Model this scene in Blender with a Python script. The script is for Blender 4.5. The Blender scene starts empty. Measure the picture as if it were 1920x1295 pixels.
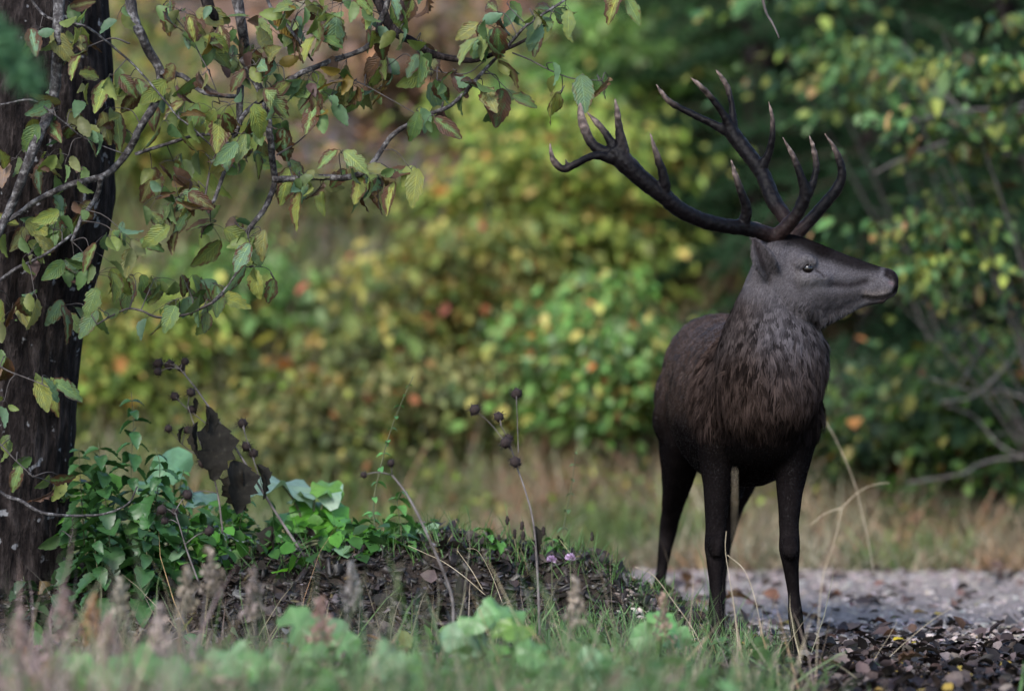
import bpy, math, random
import numpy as np
from mathutils import Vector, Matrix, noise as mnoise

# ------------------------------------------------------------------ camera, sky, sun, exposure
scene = bpy.context.scene
C = scene.collection
CAM_Y, CAM_Z, FOC, HOR, CXP, CYP = -20.0, 1.65, 10000.0, 400.0, 960.0, 647.5
PITCH = math.atan((CYP - HOR) / FOC)
cam = bpy.data.cameras.new('camera')
camo = bpy.data.objects.new('camera', cam); C.objects.link(camo)
camo.location = (0, CAM_Y, CAM_Z); camo.rotation_euler = (math.pi / 2 - PITCH, 0, 0)
cam.sensor_width = 36; cam.lens = 36 * FOC / 1920.0
cam.clip_start = 0.5; cam.clip_end = 400
cam.dof.use_dof = True; cam.dof.focus_distance = 19.95; cam.dof.aperture_fstop = 1.1
cam.dof.aperture_blades = 9
scene.camera = camo

SUN_EL, SUN_AZ = math.radians(40), math.radians(205)     # azimuth clockwise from +Y
world = bpy.data.worlds.new('World'); scene.world = world; world.use_nodes = True
wn = world.node_tree.nodes; wn.clear()
sky = wn.new('ShaderNodeTexSky'); sky.sky_type = 'NISHITA'; sky.sun_disc = False
sky.sun_elevation = SUN_EL; sky.sun_rotation = SUN_AZ
sky.air_density = 1.0; sky.dust_density = 1.0; sky.ozone_density = 1.0
bg = wn.new('ShaderNodeBackground'); bg.inputs['Strength'].default_value = 0.15
wo = wn.new('ShaderNodeOutputWorld')
world.node_tree.links.new(sky.outputs[0], bg.inputs[0]); world.node_tree.links.new(bg.outputs[0], wo.inputs[0])
sun = bpy.data.lights.new('sun', 'SUN'); sun.energy = 1.5; sun.angle = math.radians(16); sun.color = (1.0, 0.96, 0.91)
suno = bpy.data.objects.new('sun', sun); C.objects.link(suno)
sd = Vector((math.sin(SUN_AZ) * math.cos(SUN_EL), math.cos(SUN_AZ) * math.cos(SUN_EL), math.sin(SUN_EL)))
suno.rotation_euler = sd.to_track_quat('Z', 'Y').to_euler(); suno.location = (0, 0, 12)
scene.view_settings.view_transform = 'Standard'; scene.view_settings.look = 'None'
scene.view_settings.exposure = 1.72; scene.view_settings.gamma = 1.0
scene.view_settings.use_curve_mapping = False
scene.render.engine = 'CYCLES'
cy = scene.cycles
cy.max_bounces = 5; cy.diffuse_bounces = 3; cy.glossy_bounces = 2; cy.transmission_bounces = 3; cy.transparent_max_bounces = 4
cy.use_denoising = True; cy.caustics_reflective = False; cy.caustics_refractive = False
cy.sample_clamp_indirect = 6

rng = np.random.default_rng(7)
random.seed(7)
R = math.radians

# ------------------------------------------------------------------ helpers
_ct, _st = math.cos(PITCH), math.sin(PITCH)
def P(px, py, y=0.0):
    """point of the place, at depth y, that the photograph shows at pixel (px, py)"""
    a, b = (px - CXP) / FOC, (CYP - py) / FOC
    dx, dy, dz = a, _ct + b * _st, -_st + b * _ct
    t = (y - CAM_Y) / dy
    return Vector((dx * t, y, CAM_Z + dz * t))

def link(o, parent=None):
    C.objects.link(o)
    if parent is not None:
        o.parent = parent
    return o
def tag(o, label=None, cat=None, group=None, kind=None):
    if label: o['label'] = label
    if cat: o['category'] = cat
    if group: o['group'] = group
    if kind: o['kind'] = kind
    return o
def empty(name, loc, label, cat, group=None):
    o = bpy.data.objects.new(name, None); o.location = loc; o.empty_display_size = 0.1
    link(o); return tag(o, label, cat, group)

def mesh_np(name, V, F, mat=None, col=None, uv=None, smooth=True):
    """V (n,3); F list of int arrays (m,k); col (n,3) -> point attribute 'tint'"""
    me = bpy.data.meshes.new(name)
    V = np.asarray(V, np.float32)
    F = [np.asarray(f, np.int32) for f in F if len(f)]
    loops = np.concatenate([f.ravel() for f in F]); sizes = np.concatenate([np.full(len(f), f.shape[1], np.int32) for f in F])
    me.vertices.add(len(V)); me.vertices.foreach_set('co', V.ravel())
    me.loops.add(len(loops)); me.loops.foreach_set('vertex_index', loops)
    starts = np.concatenate([[0], np.cumsum(sizes)[:-1]]).astype(np.int32)
    me.polygons.add(len(sizes)); me.polygons.foreach_set('loop_start', starts)
    if smooth: me.polygons.foreach_set('use_smooth', np.ones(len(sizes), bool))
    me.update(calc_edges=True)
    if col is not None:
        a = me.attributes.new('tint', 'FLOAT_COLOR', 'POINT')
        c4 = np.ones((len(V), 4), np.float32); c4[:, :3] = col
        a.data.foreach_set('color', c4.ravel())
    if uv is not None:
        l = me.uv_layers.new(name='uv'); l.data.foreach_set('uv', np.asarray(uv, np.float32)[loops].ravel())
    if mat: me.materials.append(mat)
    return me
def mobj(name, me, parent=None):
    return link(bpy.data.objects.new(name, me), parent)

def crom(pts, n):
    """Catmull-Rom resampling of rows (any width)"""
    p = np.asarray(pts, float)
    if len(p) == 2:
        t = np.linspace(0, 1, n)[:, None]; return p[0] * (1 - t) + p[1] * t
    q = np.vstack([2 * p[0] - p[1], p, 2 * p[-1] - p[-2]])
    d = np.linalg.norm(np.diff(p[:, :3], axis=0), axis=1); s = np.concatenate([[0], np.cumsum(d)])
    out = []
    for u in np.linspace(0, s[-1], n):
        i = min(np.searchsorted(s, u, 'right') - 1, len(p) - 2); t = (u - s[i]) / max(d[i], 1e-9)
        a, b, c, e = q[i], q[i + 1], q[i + 2], q[i + 3]
        out.append(0.5 * (2 * b + (c - a) * t + (2 * a - 5 * b + 4 * c - e) * t * t + (3 * b - a - 3 * c + e) * t ** 3))
    return np.array(out)

def tube_np(pts, rad, n=8, seg=None, wob=0.0, r=None):
    """closed tapered tube; returns V, [quads, tris]"""
    pts = np.asarray(pts, float); rad = np.broadcast_to(np.asarray(rad, float), (len(pts),))
    if seg: 
        k = crom(np.column_stack([pts, rad]), seg); pts, rad = k[:, :3], np.maximum(k[:, 3], 1e-4)
    T = np.gradient(pts, axis=0); T /= np.linalg.norm(T, axis=1)[:, None] + 1e-12
    ref = np.array([0.0, 1.0, 0.0]) if abs(T[0][1]) < 0.9 else np.array([1.0, 0, 0])
    N = np.cross(T[0], ref); N /= np.linalg.norm(N)
    V = []; ang = np.linspace(0, 2 * math.pi, n, endpoint=False)
    for i in range(len(pts)):
        N = N - T[i] * N.dot(T[i]); N /= np.linalg.norm(N); B = np.cross(T[i], N)
        rr = rad[i] * (1 + (r.normal(0, wob, n) if wob else 0))
        V.append(pts[i] + (np.cos(ang) * rr)[:, None] * N + (np.sin(ang) * rr)[:, None] * B)
    V = np.concatenate(V + [pts[:1], pts[-1:]]); m = len(pts)
    i, j = np.meshgrid(np.arange(m - 1), np.arange(n), indexing='ij'); i, j = i.ravel(), j.ravel(); k = (j + 1) % n
    Q = np.column_stack([i * n + j, (i + 1) * n + j, (i + 1) * n + k, i * n + k])[:, ::-1]
    a = np.arange(n); b = (a + 1) % n
    t1 = np.column_stack([np.full(n, m * n), a, b])[:, ::-1]; t2 = np.column_stack([np.full(n, m * n + 1), (m - 1) * n + b, (m - 1) * n + a])[:, ::-1]
    return V, [Q, np.vstack([t1, t2])]

class Geo:
    def __init__(s): s.V, s.Q, s.T, s.c, s.n = [], [], [], [], 0
    def add(s, V, F, col=None):
        s.V.append(np.asarray(V, float))
        for f in F:
            if len(f): (s.Q if np.asarray(f).shape[1] == 4 else s.T).append(np.asarray(f) + s.n)
        if col is not None: s.c.append(np.broadcast_to(np.asarray(col, float), (len(V), 3)))
        s.n += len(V); return s
    def tube(s, pts, rad, n=8, seg=None, col=None, wob=0.0):
        V, F = tube_np(pts, rad, n, seg, wob, rng); return s.add(V, F, col)
    def mesh(s, name, mat=None, smooth=True):
        F = ([np.vstack(s.Q)] if s.Q else []) + ([np.vstack(s.T)] if s.T else [])
        return mesh_np(name, np.vstack(s.V), F, mat, np.vstack(s.c) if s.c else None, smooth=smooth)
    def obj(s, name, mat=None, parent=None, smooth=True): return mobj(name, s.mesh(name, mat, smooth), parent)

def frames(d, roll=None):
    """rotation matrices whose Y column is d (n,3), random roll"""
    d = d / (np.linalg.norm(d, axis=1)[:, None] + 1e-9)
    u = np.where(np.abs(d[:, 2:3]) < 0.95, np.array([[0, 0, 1.0]]), np.array([[1.0, 0, 0]]))
    x = np.cross(d, u); x /= np.linalg.norm(x, axis=1)[:, None]; z = np.cross(x, d)
    if roll is not None:
        c, s_ = np.cos(roll)[:, None], np.sin(roll)[:, None]; x, z = x * c + z * s_, -x * s_ + z * c
    return np.stack([x, d, z], axis=2)
def scatter(tv, tf, pos, rot, scl, col):
    """copies of a template (tv, [faces]) baked into one mesh"""
    n, m = len(pos), len(tv)
    scl = np.asarray(scl, float)
    if scl.ndim == 1: scl = np.repeat(scl[:, None], 3, 1)
    V = np.einsum('nij,nmj->nmi', rot, tv[None] * scl[:, None, :]) + pos[:, None]
    F = [(np.asarray(f)[None] + (np.arange(n) * m)[:, None, None]).reshape(-1, np.asarray(f).shape[1]) for f in tf]
    return V.reshape(-1, 3), F, np.repeat(col, m, axis=0)

def fbm(x, y, s=1.0, o=3, seed=0.0):
    return mnoise.fractal(Vector((x * s + seed, y * s - seed, seed * 0.37)), 0.7, 2.0, o)

# ------------------------------------------------------------------ materials
def mat(name, build):
    m = bpy.data.materials.new(name); m.use_nodes = True; nt = m.node_tree; nt.nodes.clear()
    out = nt.nodes.new('ShaderNodeOutputMaterial')
    def N(t, **kw):
        n = nt.nodes.new(t)
        for k, v in kw.items():
            if k in n.inputs and not hasattr(n, k): n.inputs[k].default_value = v
            else: setattr(n, k, v)
        return n
    def L(a, b): nt.links.new(a, b)
    s = build(N, L); L(s, out.inputs['Surface'])
    return m
def setin(n, **kw):
    for k, v in kw.items(): n.inputs[k.replace('_', ' ')].default_value = v
    return n
def ramp(N, L, fac, stops, interp='LINEAR'):
    r = N('ShaderNodeValToRGB'); e = r.color_ramp.elements; r.color_ramp.interpolation = interp
    while len(e) < len(stops): e.new(0.5)
    for i, (p, c) in enumerate(stops):
        e[i].position = p; e[i].color = (*c, 1) if len(c) == 3 else c
    L(fac, r.inputs[0]); return r.outputs[0]
def noise(N, L, scale, detail=4, rough=0.6, co='Object', vec=None):
    n = N('ShaderNodeTexNoise'); setin(n, Scale=scale, Detail=detail, Roughness=rough)
    if vec is None:
        t = N('ShaderNodeTexCoord'); vec = t.outputs[co]
    L(vec, n.inputs['Vector']); return n.outputs['Fac']
def mixc(N, L, fac, a, b, mode='MIX'):
    m = N('ShaderNodeMix'); m.data_type = 'RGBA'; m.blend_type = mode
    for sock, v in ((m.inputs[0], fac), (m.inputs[6], a), (m.inputs[7], b)):
        if hasattr(v, 'links') or isinstance(v, bpy.types.NodeSocket): L(v, sock)
        else: sock.default_value = v if isinstance(v, float) else (*v, 1)
    return m.outputs[2]
def bump(N, L, h, strength=0.5, dist=0.01):
    b = N('ShaderNodeBump'); setin(b, Strength=strength, Distance=dist); L(h, b.inputs['Height']); return b.outputs[0]
def princ(N, L, col, rough=0.7, spec=0.3, nrm=None):
    p = N('ShaderNodeBsdfPrincipled')
    if isinstance(col, bpy.types.NodeSocket): L(col, p.inputs['Base Color'])
    else: p.inputs['Base Color'].default_value = (*col, 1)
    p.inputs['Roughness'].default_value = rough; p.inputs['Specular IOR Level'].default_value = spec
    if nrm: L(nrm, p.inputs['Normal'])
    return p.outputs[0]
def attr(N, name='tint'):
    a = N('ShaderNodeAttribute'); a.attribute_name = name; return a.outputs['Color']
def leafy(N, L, col, rough=0.45, spec=0.4, trans=0.3, nrm=None):
    s = princ(N, L, col, rough, spec, nrm); t = N('ShaderNodeBsdfTranslucent')
    L(mixc(N, L, 1.0, col, (1.0, 1.0, 0.55), 'MULTIPLY'), t.inputs[0])
    m = N('ShaderNodeMixShader'); m.inputs[0].default_value = trans; L(s, m.inputs[1]); L(t.outputs[0], m.inputs[2]); return m.outputs[0]
def m_tint(rough=0.5, spec=0.35, trans=0.3, var=0.5):
    def f(N, L):
        c = attr(N)
        v = ramp(N, L, noise(N, L, 22, 3), [(0.3, (1 - var,) * 3), (0.7, (1 + var * 0.4,) * 3)])
        return leafy(N, L, mixc(N, L, 1.0, c, v, 'MULTIPLY'), rough, spec, trans)
    return f
M = {}
M['foliage'] = mat('foliage', m_tint(0.45, 0.18, 0.42, .3))
M['needles'] = mat('needles', m_tint(0.55, 0.08, 0.12))
M['grass'] = mat('grass', m_tint(0.55, 0.25, 0.3))
M['litter'] = mat('leaf_litter', m_tint(0.5, 0.12, 0.05))
M['twig'] = mat('twig', lambda N, L: princ(N, L, ramp(N, L, noise(N, L, 30, 4), [(0.3, (0.022, 0.018, 0.017)), (0.7, (0.07, 0.06, 0.055))]), 0.8, 0.2))

# ------------------------------------------------------------------ the ground
def sstep(a, b, x):
    t = min(max((x - a) / (b - a), 0.0), 1.0); return t * t * (3 - 2 * t)
def road_edges(x):
    return 0.06 + 0.06 * math.sin(x * 2.1) , 4.6 - 0.10 * (x - 1.0) + 0.12 * math.sin(x * 3.3 + 1)
def height(x, y):
    z = 0.0
    # dark earth ridge left of the stag
    crest = 0.62 + 0.05 * math.sin(x * 3)
    h = 0.35 * sstep(0.86, 0.10, x) * (1 - 0.12 * sstep(-0.6, -1.6, x))
    h = h + 0.05 * sstep(1.15, 0.75, x) * (1 - sstep(0.86, 0.10, x))
    dy = y - crest
    w = 0.55 if dy < 0 else 0.38
    z += h * math.exp(-(dy / w) ** 2) * (1 + 0.25 * fbm(x, y, 2.5, 3, 3.1))
    # bank and hillside behind the track
    z += 0.22 * sstep(4.6, 7.0, y)
    t = max(0.0, y - 7.0 - 0.5 * math.sin(x * 0.7)); z += 0.52 * t * sstep(0, 1.2, t) if t < 30 else 0.52 * 30
    z += 0.18 * fbm(x, y, 0.6, 3, 9.0) * sstep(6, 9, y)
    z += 0.012 * fbm(x, y, 4.0, 3, 1.0) * (1 - 0.7 * sstep(0.2, 0.6, y) * sstep(0.6, 0.9, x))
    # the near verge falls a little towards the camera
    z -= 0.02 * max(0.0, -y - 1)
    return z
def axis(parts):
    return np.unique(np.round(np.concatenate([np.arange(a, b, s) for a, b, s in parts]), 4))
gx = axis([(-60, -8, 4), (-8, -2.6, .3), (-2.6, 2.8, .045), (2.8, 8, .3), (8, 61, 4)])
gy = axis([(-40, -8, 4), (-8, -2.5, .25), (-2.5, 1.6, .04), (1.6, 5, .1), (5, 16, .2), (16, 80, 4)])
GX, GY = np.meshgrid(gx, gy); GZ = np.vectorize(height)(GX, GY)
nx, ny = len(gx), len(gy)
ii, jj = np.meshgrid(np.arange(ny - 1), np.arange(nx - 1), indexing='ij'); ii, jj = ii.ravel(), jj.ravel()
gq = np.column_stack([ii * nx + jj, ii * nx + jj + 1, (ii + 1) * nx + jj + 1, (ii + 1) * nx + jj])
# soil colours: black humus on the ridge, brown leaf mould elsewhere, straw bank, hillside of rusty litter
def ground_col(x, y):
    a = np.array((0.030, 0.023, 0.019))
    n = fbm(x, y, 1.3, 3, 5.0)
    if y > 4.6:
        c = np.array((0.16, 0.115, 0.075)) * (1 + 0.3 * n)
        k = sstep(6.8, 8.6, y); rust = np.array((0.15, 0.095, 0.07)) if n > -0.1 else np.array((0.075, 0.06, 0.05))
        if x > 1.6: rust = np.array((0.05, 0.034, 0.024))          # slope colour darkened to stand for shade under the spruces
        hz = math.exp(-((x + 0.95) / 0.55) ** 4) * sstep(7.0, 8.2, y); rust = rust * (1 - hz) + np.array((0.125, 0.105, 0.10)) * hz
        c = c * (1 - k) + rust * k; g = sstep(0.05, 0.5, fbm(x, y, 0.9, 3, 2.0)); g *= 1 - hz; c = c * (1 - g * k) + np.array((0.07, 0.10, 0.035)) * g * k
        return c
    if y < -0.6: return np.array((0.05, 0.042, 0.03)) * (1 + 0.4 * n)
    return a * (1 + 0.4 * n)
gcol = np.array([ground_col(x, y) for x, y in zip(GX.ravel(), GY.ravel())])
def m_soil(N, L):
    c = attr(N); v = ramp(N, L, noise(N, L, 28, 6, 0.7), [(0.3, (0.35,) * 3), (0.68, (1.5,) * 3)])
    return princ(N, L, mixc(N, L, 1.0, c, v, 'MULTIPLY'), 0.8, 0.08, bump(N, L, noise(N, L, 60, 6, 0.7), 0.9, 0.02))
M['soil'] = mat('soil', m_soil)
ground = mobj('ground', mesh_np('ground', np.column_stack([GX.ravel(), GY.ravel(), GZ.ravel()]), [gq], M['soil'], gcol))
tag(ground, kind='structure')

# gravel track: a sheet a few mm above the ground, ragged edges
rx = np.arange(-9, 14, 0.06); rv = np.linspace(0, 1, 60)
rvv = []
for v in rv:
    for x in rx:
        a, b = road_edges(x); a = max(a, 0.0)
        if x < 0.95: a = 1.15 + 0.0 * x if x < 0.6 else 1.15 - (x - 0.6) / 0.35 * 1.0
        if v in (0.0, 1.0): pass
        e = 0.09 * fbm(x, 3.0 if v < .5 else 8.0, 5, 3, 4.0)
        y = a + (b - a) * v + e * (1 - min(v, 1 - v) * 2)
        rvv.append((x, y, height(x, y) + 0.005 + 0.01 * math.sin(v * math.pi) + 0.008 * fbm(x, y, 9, 3, 6.0)))
nr = len(rx); ii, jj = np.meshgrid(np.arange(len(rv) - 1), np.arange(nr - 1), indexing='ij'); ii, jj = ii.ravel(), jj.ravel()
rq = np.column_stack([ii * nr + jj, ii * nr + jj + 1, (ii + 1) * nr + jj + 1, (ii + 1) * nr + jj])
def m_gravel(N, L):
    tc = N('ShaderNodeTexCoord')
    vo = N('ShaderNodeTexVoronoi'); setin(vo, Scale=60.0); L(tc.outputs['Object'], vo.inputs['Vector'])
    c1 = ramp(N, L, noise(N, L, 7.0, 6, .75), [(0.3, (0.16, 0.13, 0.115)), (0.7, (0.27, 0.225, 0.205))])
    c2 = ramp(N, L, vo.outputs['Color'], [(0.0, (0.45,) * 3), (1.0, (1.25,) * 3)])
    return princ(N, L, mixc(N, L, 1.0, c1, c2, 'MULTIPLY'), 0.8, 0.12, bump(N, L, vo.outputs['Distance'], 0.9, 0.02))
M['gravel'] = mat('gravel', m_gravel)
road = tag(mobj('gravel_track', mesh_np('gravel_track', np.array(rvv), [rq], M['gravel'])), kind='structure')

# ------------------------------------------------------------------ the stag
def sect(centres, A, B, r1, r2, n=28, p=2.0):
    """loft of super-elliptic sections; A, B unit axes of the section planes"""
    A, B = np.array(A, float), np.array(B, float)
    V = []
    for c, a, b in zip(centres, r1, r2):
        up, dn = (b if isinstance(b, tuple) else (b, b))
        for t in np.linspace(0, 2 * math.pi, n, endpoint=False):
            ct, st = math.cos(t), math.sin(t)
            x = math.copysign(abs(ct) ** (2 / p), ct) * a; z = math.copysign(abs(st) ** (2 / p), st) * (up if st > 0 else dn)
            V.append(np.array(c, float) + A * x + B * z)
    m = len(centres); V = np.array(V)
    V = np.vstack([V, [np.mean(V[:n], 0)], [np.mean(V[-n:], 0)]])
    i, j = np.meshgrid(np.arange(m - 1), np.arange(n), indexing='ij'); i, j = i.ravel(), j.ravel(); k = (j + 1) % n
    Q = np.column_stack([i * n + j, (i + 1) * n + j, (i + 1) * n + k, i * n + k])
    a = np.arange(n); b = (a + 1) % n
    return V, [Q, np.vstack([np.column_stack([np.full(n, m * n), a, b]), np.column_stack([np.full(n, m * n + 1), (m - 1) * n + b, (m - 1) * n + a])])]
def dense(rows, n):
    r = np.array(rows, float); s = np.linspace(0, 1, len(r)); u = np.linspace(0, 1, n)
    q = np.vstack([2 * r[0] - r[1], r, 2 * r[-1] - r[-2]]); out = []
    for t in u * (len(r) - 1):
        i = min(int(t), len(r) - 2); f = t - i; a, b, c, e = q[i], q[i + 1], q[i + 2], q[i + 3]
        out.append(0.5 * (2 * b + (c - a) * f + (2 * a - 5 * b + 4 * c - e) * f * f + (3 * b - a - 3 * c + e) * f ** 3))
    return np.array(out)
def voxel(geo, size, smooth_it, fac=0.5):
    me = geo.mesh('tmp'); o = mobj('tmp', me)
    r = o.modifiers.new('r', 'REMESH'); r.mode = 'VOXEL'; r.voxel_size = size; r.use_smooth_shade = True
    s = o.modifiers.new('s', 'SMOOTH'); s.factor = fac; s.iterations = smooth_it
    dg = bpy.context.evaluated_depsgraph_get(); dg.update()
    res = bpy.data.meshes.new_from_object(o.evaluated_get(dg))
    bpy.data.objects.remove(o); bpy.data.meshes.remove(me)
    V = np.empty(len(res.vertices) * 3, np.float32); res.vertices.foreach_get('co', V)
    return res, V.reshape(-1, 3).astype(float)
def normals(me):
    n = np.empty(len(me.vertices) * 3, np.float32); me.vertex_normals.foreach_get('vector', n); return n.reshape(-1, 3).astype(float)

HY = -0.07                                   # the plane of the head
body = Geo()
# torso: y, centre x, top z, bottom z, half width
T = dense([(-.17, .955, .93, .84, .04), (-.12, .95, 1.02, .76, .12), (-.04, .945, 1.10, .70, .175), (.08, .93, 1.17, .665, .205), (.22, .915, 1.215, .63, .222), (.42, .895, 1.235, .60, .24),
           (.62, .872, 1.228, .60, .255), (.82, .85, 1.235, .64, .25), (1.0, .828, 1.255, .70, .238), (1.15, .812, 1.228, .74, .21), (1.28, .80, 1.13, .80, .15), (1.34, .795, 1.0, .86, .06)], 40)
zc = T[:, 3] + (T[:, 2] - T[:, 3]) * 0.5
V, F = sect([(r[1], r[0], z) for r, z in zip(T, zc)], (1, 0, 0), (0, 0, 1), T[:, 4], (T[:, 2] - T[:, 3]) / 2, p=2.25); body.add(V, F)
# neck and mane: z, cx, cy, rx, ry
Nk = dense([(.80, .95, -.02, .13, .13), (.88, .955, -.03, .17, .17), (.95, .963, -.035, .19, .19), (1.05, .972, -.03, .205, .20), (1.15, .978, -.02, .203, .19), (1.22, .973, -.015, .178, .17),
            (1.30, .967, -.025, .138, .14), (1.38, .975, -.04, .108, .12), (1.46, .992, -.06, .092, .11), (1.55, 1.0, HY, .06, .085)], 34)
V, F = sect([(r[1], r[2], r[0]) for r in Nk], (1, 0, 0), (0, 1, 0), Nk[:, 3], Nk[:, 4]); body.add(V, F)
# head: px, top py, bottom py, half width
Hd = dense([(1418, 468, 520, .03), (1428, 452, 545, .065), (1450, 441, 580, .088), (1480, 439, 602, .103), (1510, 446, 606, .108), (1540, 458, 598, .094), (1570, 470.5, 587, .075), (1600, 482, 573, .061), (1625, 491, 564, .053),
            (1648, 499, 562, .051), (1666, 503, 560, .05), (1677, 508, 555, .044), (1684, 518, 545, .028)], 36)
cs, r1, r2 = [], [], []
for px, t, b, w in Hd:
    a, c = P(px, t, HY), P(px, b, HY); cs.append((a + c) / 2); r1.append(w); r2.append((a.z - c.z) / 2)
V, F = sect(cs, (0, 1, 0), (0, 0, 1), r1, r2, p=2.2); body.add(V, F)
# lower jaw and lips
jaw = [(P(1530, 586, HY), .055), (P(1570, 575, HY), .043), (P(1610, 562, HY), .033), (P(1640, 557, HY), .028), (P(1660, 557, HY), .024)]
body.tube([p for p, r in jaw], [r for p, r in jaw], 16, 20)
# brow ridges, cheekbones, pedicles
for s in (-1, 1):
    e = P(1512, 503, HY); ey = HY + s * .094
    body.tube([(e.x - .045, ey, e.z + .012), (e.x - .01, ey + s * .008, e.z + .034), (e.x + .03, ey + s * .002, e.z + .02)], [.022, .025, .018], 12, 8)
    body.tube([(e.x - .03, ey + s * .0, e.z - .035), (e.x + .02, ey + s * .002, e.z - .03), (e.x + .08, ey - s * .022, e.z - .035)], [.03, .027, .022], 12, 8)
# legs: z, cx, cy, rx, ry
def leg(rows, n=44):
    r = dense(rows, n); V, F = sect([(q[1], q[2], q[0]) for q in r], (1, 0, 0), (0, 1, 0), r[:, 3], r[:, 4], n=20); body.add(V, F)
leg([(1.02, .775, .16, .06, .12), (.90, .775, .13, .085, .145), (.80, .778, .11, .082, .13), (.72, .780, .11, .074, .105), (.62, .775, .10, .056, .078), (.53, .770, .09, .045, .060), (.46, .768, .075, .040, .05), (.40, .767, .065, .043, .052), (.35, .768, .07, .037, .045),
     (.28, .768, .08, .027, .034), (.20, .769, .085, .025, .032), (.14, .770, .08, .031, .04), (.09, .771, .055, .029, .036), (.055, .772, .03, .031, .04), (.0, .772, .01, .036, .055)])
leg([(1.02, 1.085, .12, .06, .12), (.90, 1.085, .08, .085, .145), (.80, 1.07, .05, .080, .13), (.72, 1.056, .04, .070, .10), (.62, 1.046, .02, .052, .074), (.53, 1.041, .0, .042, .058), (.46, 1.039, -.02, .038, .05), (.40, 1.040, -.03, .041, .052), (.35, 1.044, -.025, .034, .045),
     (.28, 1.052, -.015, .0255, .034), (.20, 1.060, -.01, .024, .032), (.14, 1.064, -.015, .030, .04), (.09, 1.069, -.04, .028, .036), (.055, 1.076, -.06, .030, .04), (.0, 1.085, -.08, .037, .055)])
leg([(1.08, .70, 1.02, .08, .18), (.97, .680, 1.03, .115, .23), (.85, .672, 1.02, .108, .21), (.74, .668, .99, .092, .17), (.64, .66, 1.03, .074, .12), (.55, .651, 1.11, .056, .088), (.47, .636, 1.20, .043, .07), (.40, .626, 1.27, .038, .058), (.34, .617, 1.28, .032, .045),
     (.26, .604, 1.275, .025, .035), (.19, .592, 1.27, .023, .032), (.13, .58, 1.255, .029, .038), (.08, .573, 1.23, .027, .034), (.05, .57, 1.21, .03, .04), (.0, .568, 1.18, .034, .052)])
leg([(1.08, .93, 1.02, .08, .18), (.97, .955, 1.03, .105, .23), (.85, .95, 1.02, .098, .21), (.74, .94, .99, .086, .17), (.64, .922, 1.03, .070, .12), (.55, .902, 1.11, .054, .088), (.47, .878, 1.20, .042, .07), (.40, .862, 1.27, .038, .058), (.34, .852, 1.28, .032, .045),
     (.26, .842, 1.275, .025, .035), (.19, .835, 1.27, .023, .032), (.13, .828, 1.255, .029, .038), (.08, .824, 1.23, .027, .034), (.05, .822, 1.21, .03, .04), (.0, .82, 1.18, .034, .052)])
body.tube([(.86, .75, .64), (.862, .66, .575), (.865, .60, .555)], [.05, .04, .018], 12, 10)          # sheath
# muscles of shoulder and thigh, tendons behind the cannon bones, knees
for pt, rd in (([(.765, .20, 1.10), (.745, .14, .95), (.742, .10, .82)], [.05, .075, .05]), ([(1.085, .18, 1.08), (1.095, .10, .93), (1.09, .06, .82)], [.05, .07, .05]), ([(.64, .86, .98), (.63, .92, .84), (.645, .92, .72)], [.04, .08, .05]),
               ([(.768, .125, .40), (.768, .125, .28), (.770, .115, .16)], [.016, .012, .018]), ([(1.041, .035, .40), (1.053, .03, .28), (1.063, .02, .16)], [.016, .012, .018]), ([(.626, 1.345, .44), (.615, 1.33, .34), (.60, 1.315, .22), (.582, 1.295, .13)], [.016, .014, .012, .018]), ([(.862, 1.345, .44), (.85, 1.33, .34), (.84, 1.315, .22), (.83, 1.295, .13)], [.016, .014, .012, .018]),
               ([(.768, .022, .44), (.768, .015, .40), (.768, .025, .365)], [.026, .032, .024]), ([(1.039, -.075, .44), (1.041, -.082, .40), (1.044, -.07, .365)], [.026, .032, .024])):
    body.tube(pt, rd, 14, 14)
# ears: crescent sections from root to tip
def ear(root, tip, open_dir, w, thick=.017):
    root, tip, od = np.array(root), np.array(tip), np.array(open_dir, float)
    ax = tip - root; ln = np.linalg.norm(ax); ax /= ln; od -= ax * od.dot(ax); od /= np.linalg.norm(od); sd_ = np.cross(ax, od)
    prof = []
    for t in np.linspace(-1, 1, 11): prof.append((t, -.62 * (1 - t * t) + .30))
    inner = [(x * .78, y + .30 + .18 * (1 - abs(x))) for x, y in prof[::-1]]
    ring = prof + inner; n = len(ring); V = []; S = np.linspace(0, 1, 16)
    wid = [w * max(.14, (math.sin(math.pi * (0.22 + .78 * s)) ** .75)) for s in S]
    for s, ww in zip(S, wid):
        c = root + ax * ln * s + od * .012 * math.sin(s * math.pi)
        for x, y in ring: V.append(c + sd_ * x * ww + od * y * ww * .95)
    V = np.array(V); m = len(S); V = np.vstack([V, [V[:n].mean(0)], [V[-n:].mean(0)]])
    i, j = np.meshgrid(np.arange(m - 1), np.arange(n), indexing='ij'); i, j = i.ravel(), j.ravel(); k = (j + 1) % n
    Q = np.column_stack([i * n + j, (i + 1) * n + j, (i + 1) * n + k, i * n + k]); a = np.arange(n); b = (a + 1) % n
    body.add(V, [Q, np.vstack([np.column_stack([np.full(n, m * n), a, b]), np.column_stack([np.full(n, m * n + 1), (m - 1) * n + b, (m - 1) * n + a])])])
ear(P(1447, 515, HY - .085), P(1411, 444, HY - .16), (-.15, -1, .15), .046)
ear(P(1452, 470, HY + .08), P(1412, 414, HY + .20), (-.75, 0, .5), .043)
bme, bv = voxel(body, 0.0065, 9)
bn = normals(bme)

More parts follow.
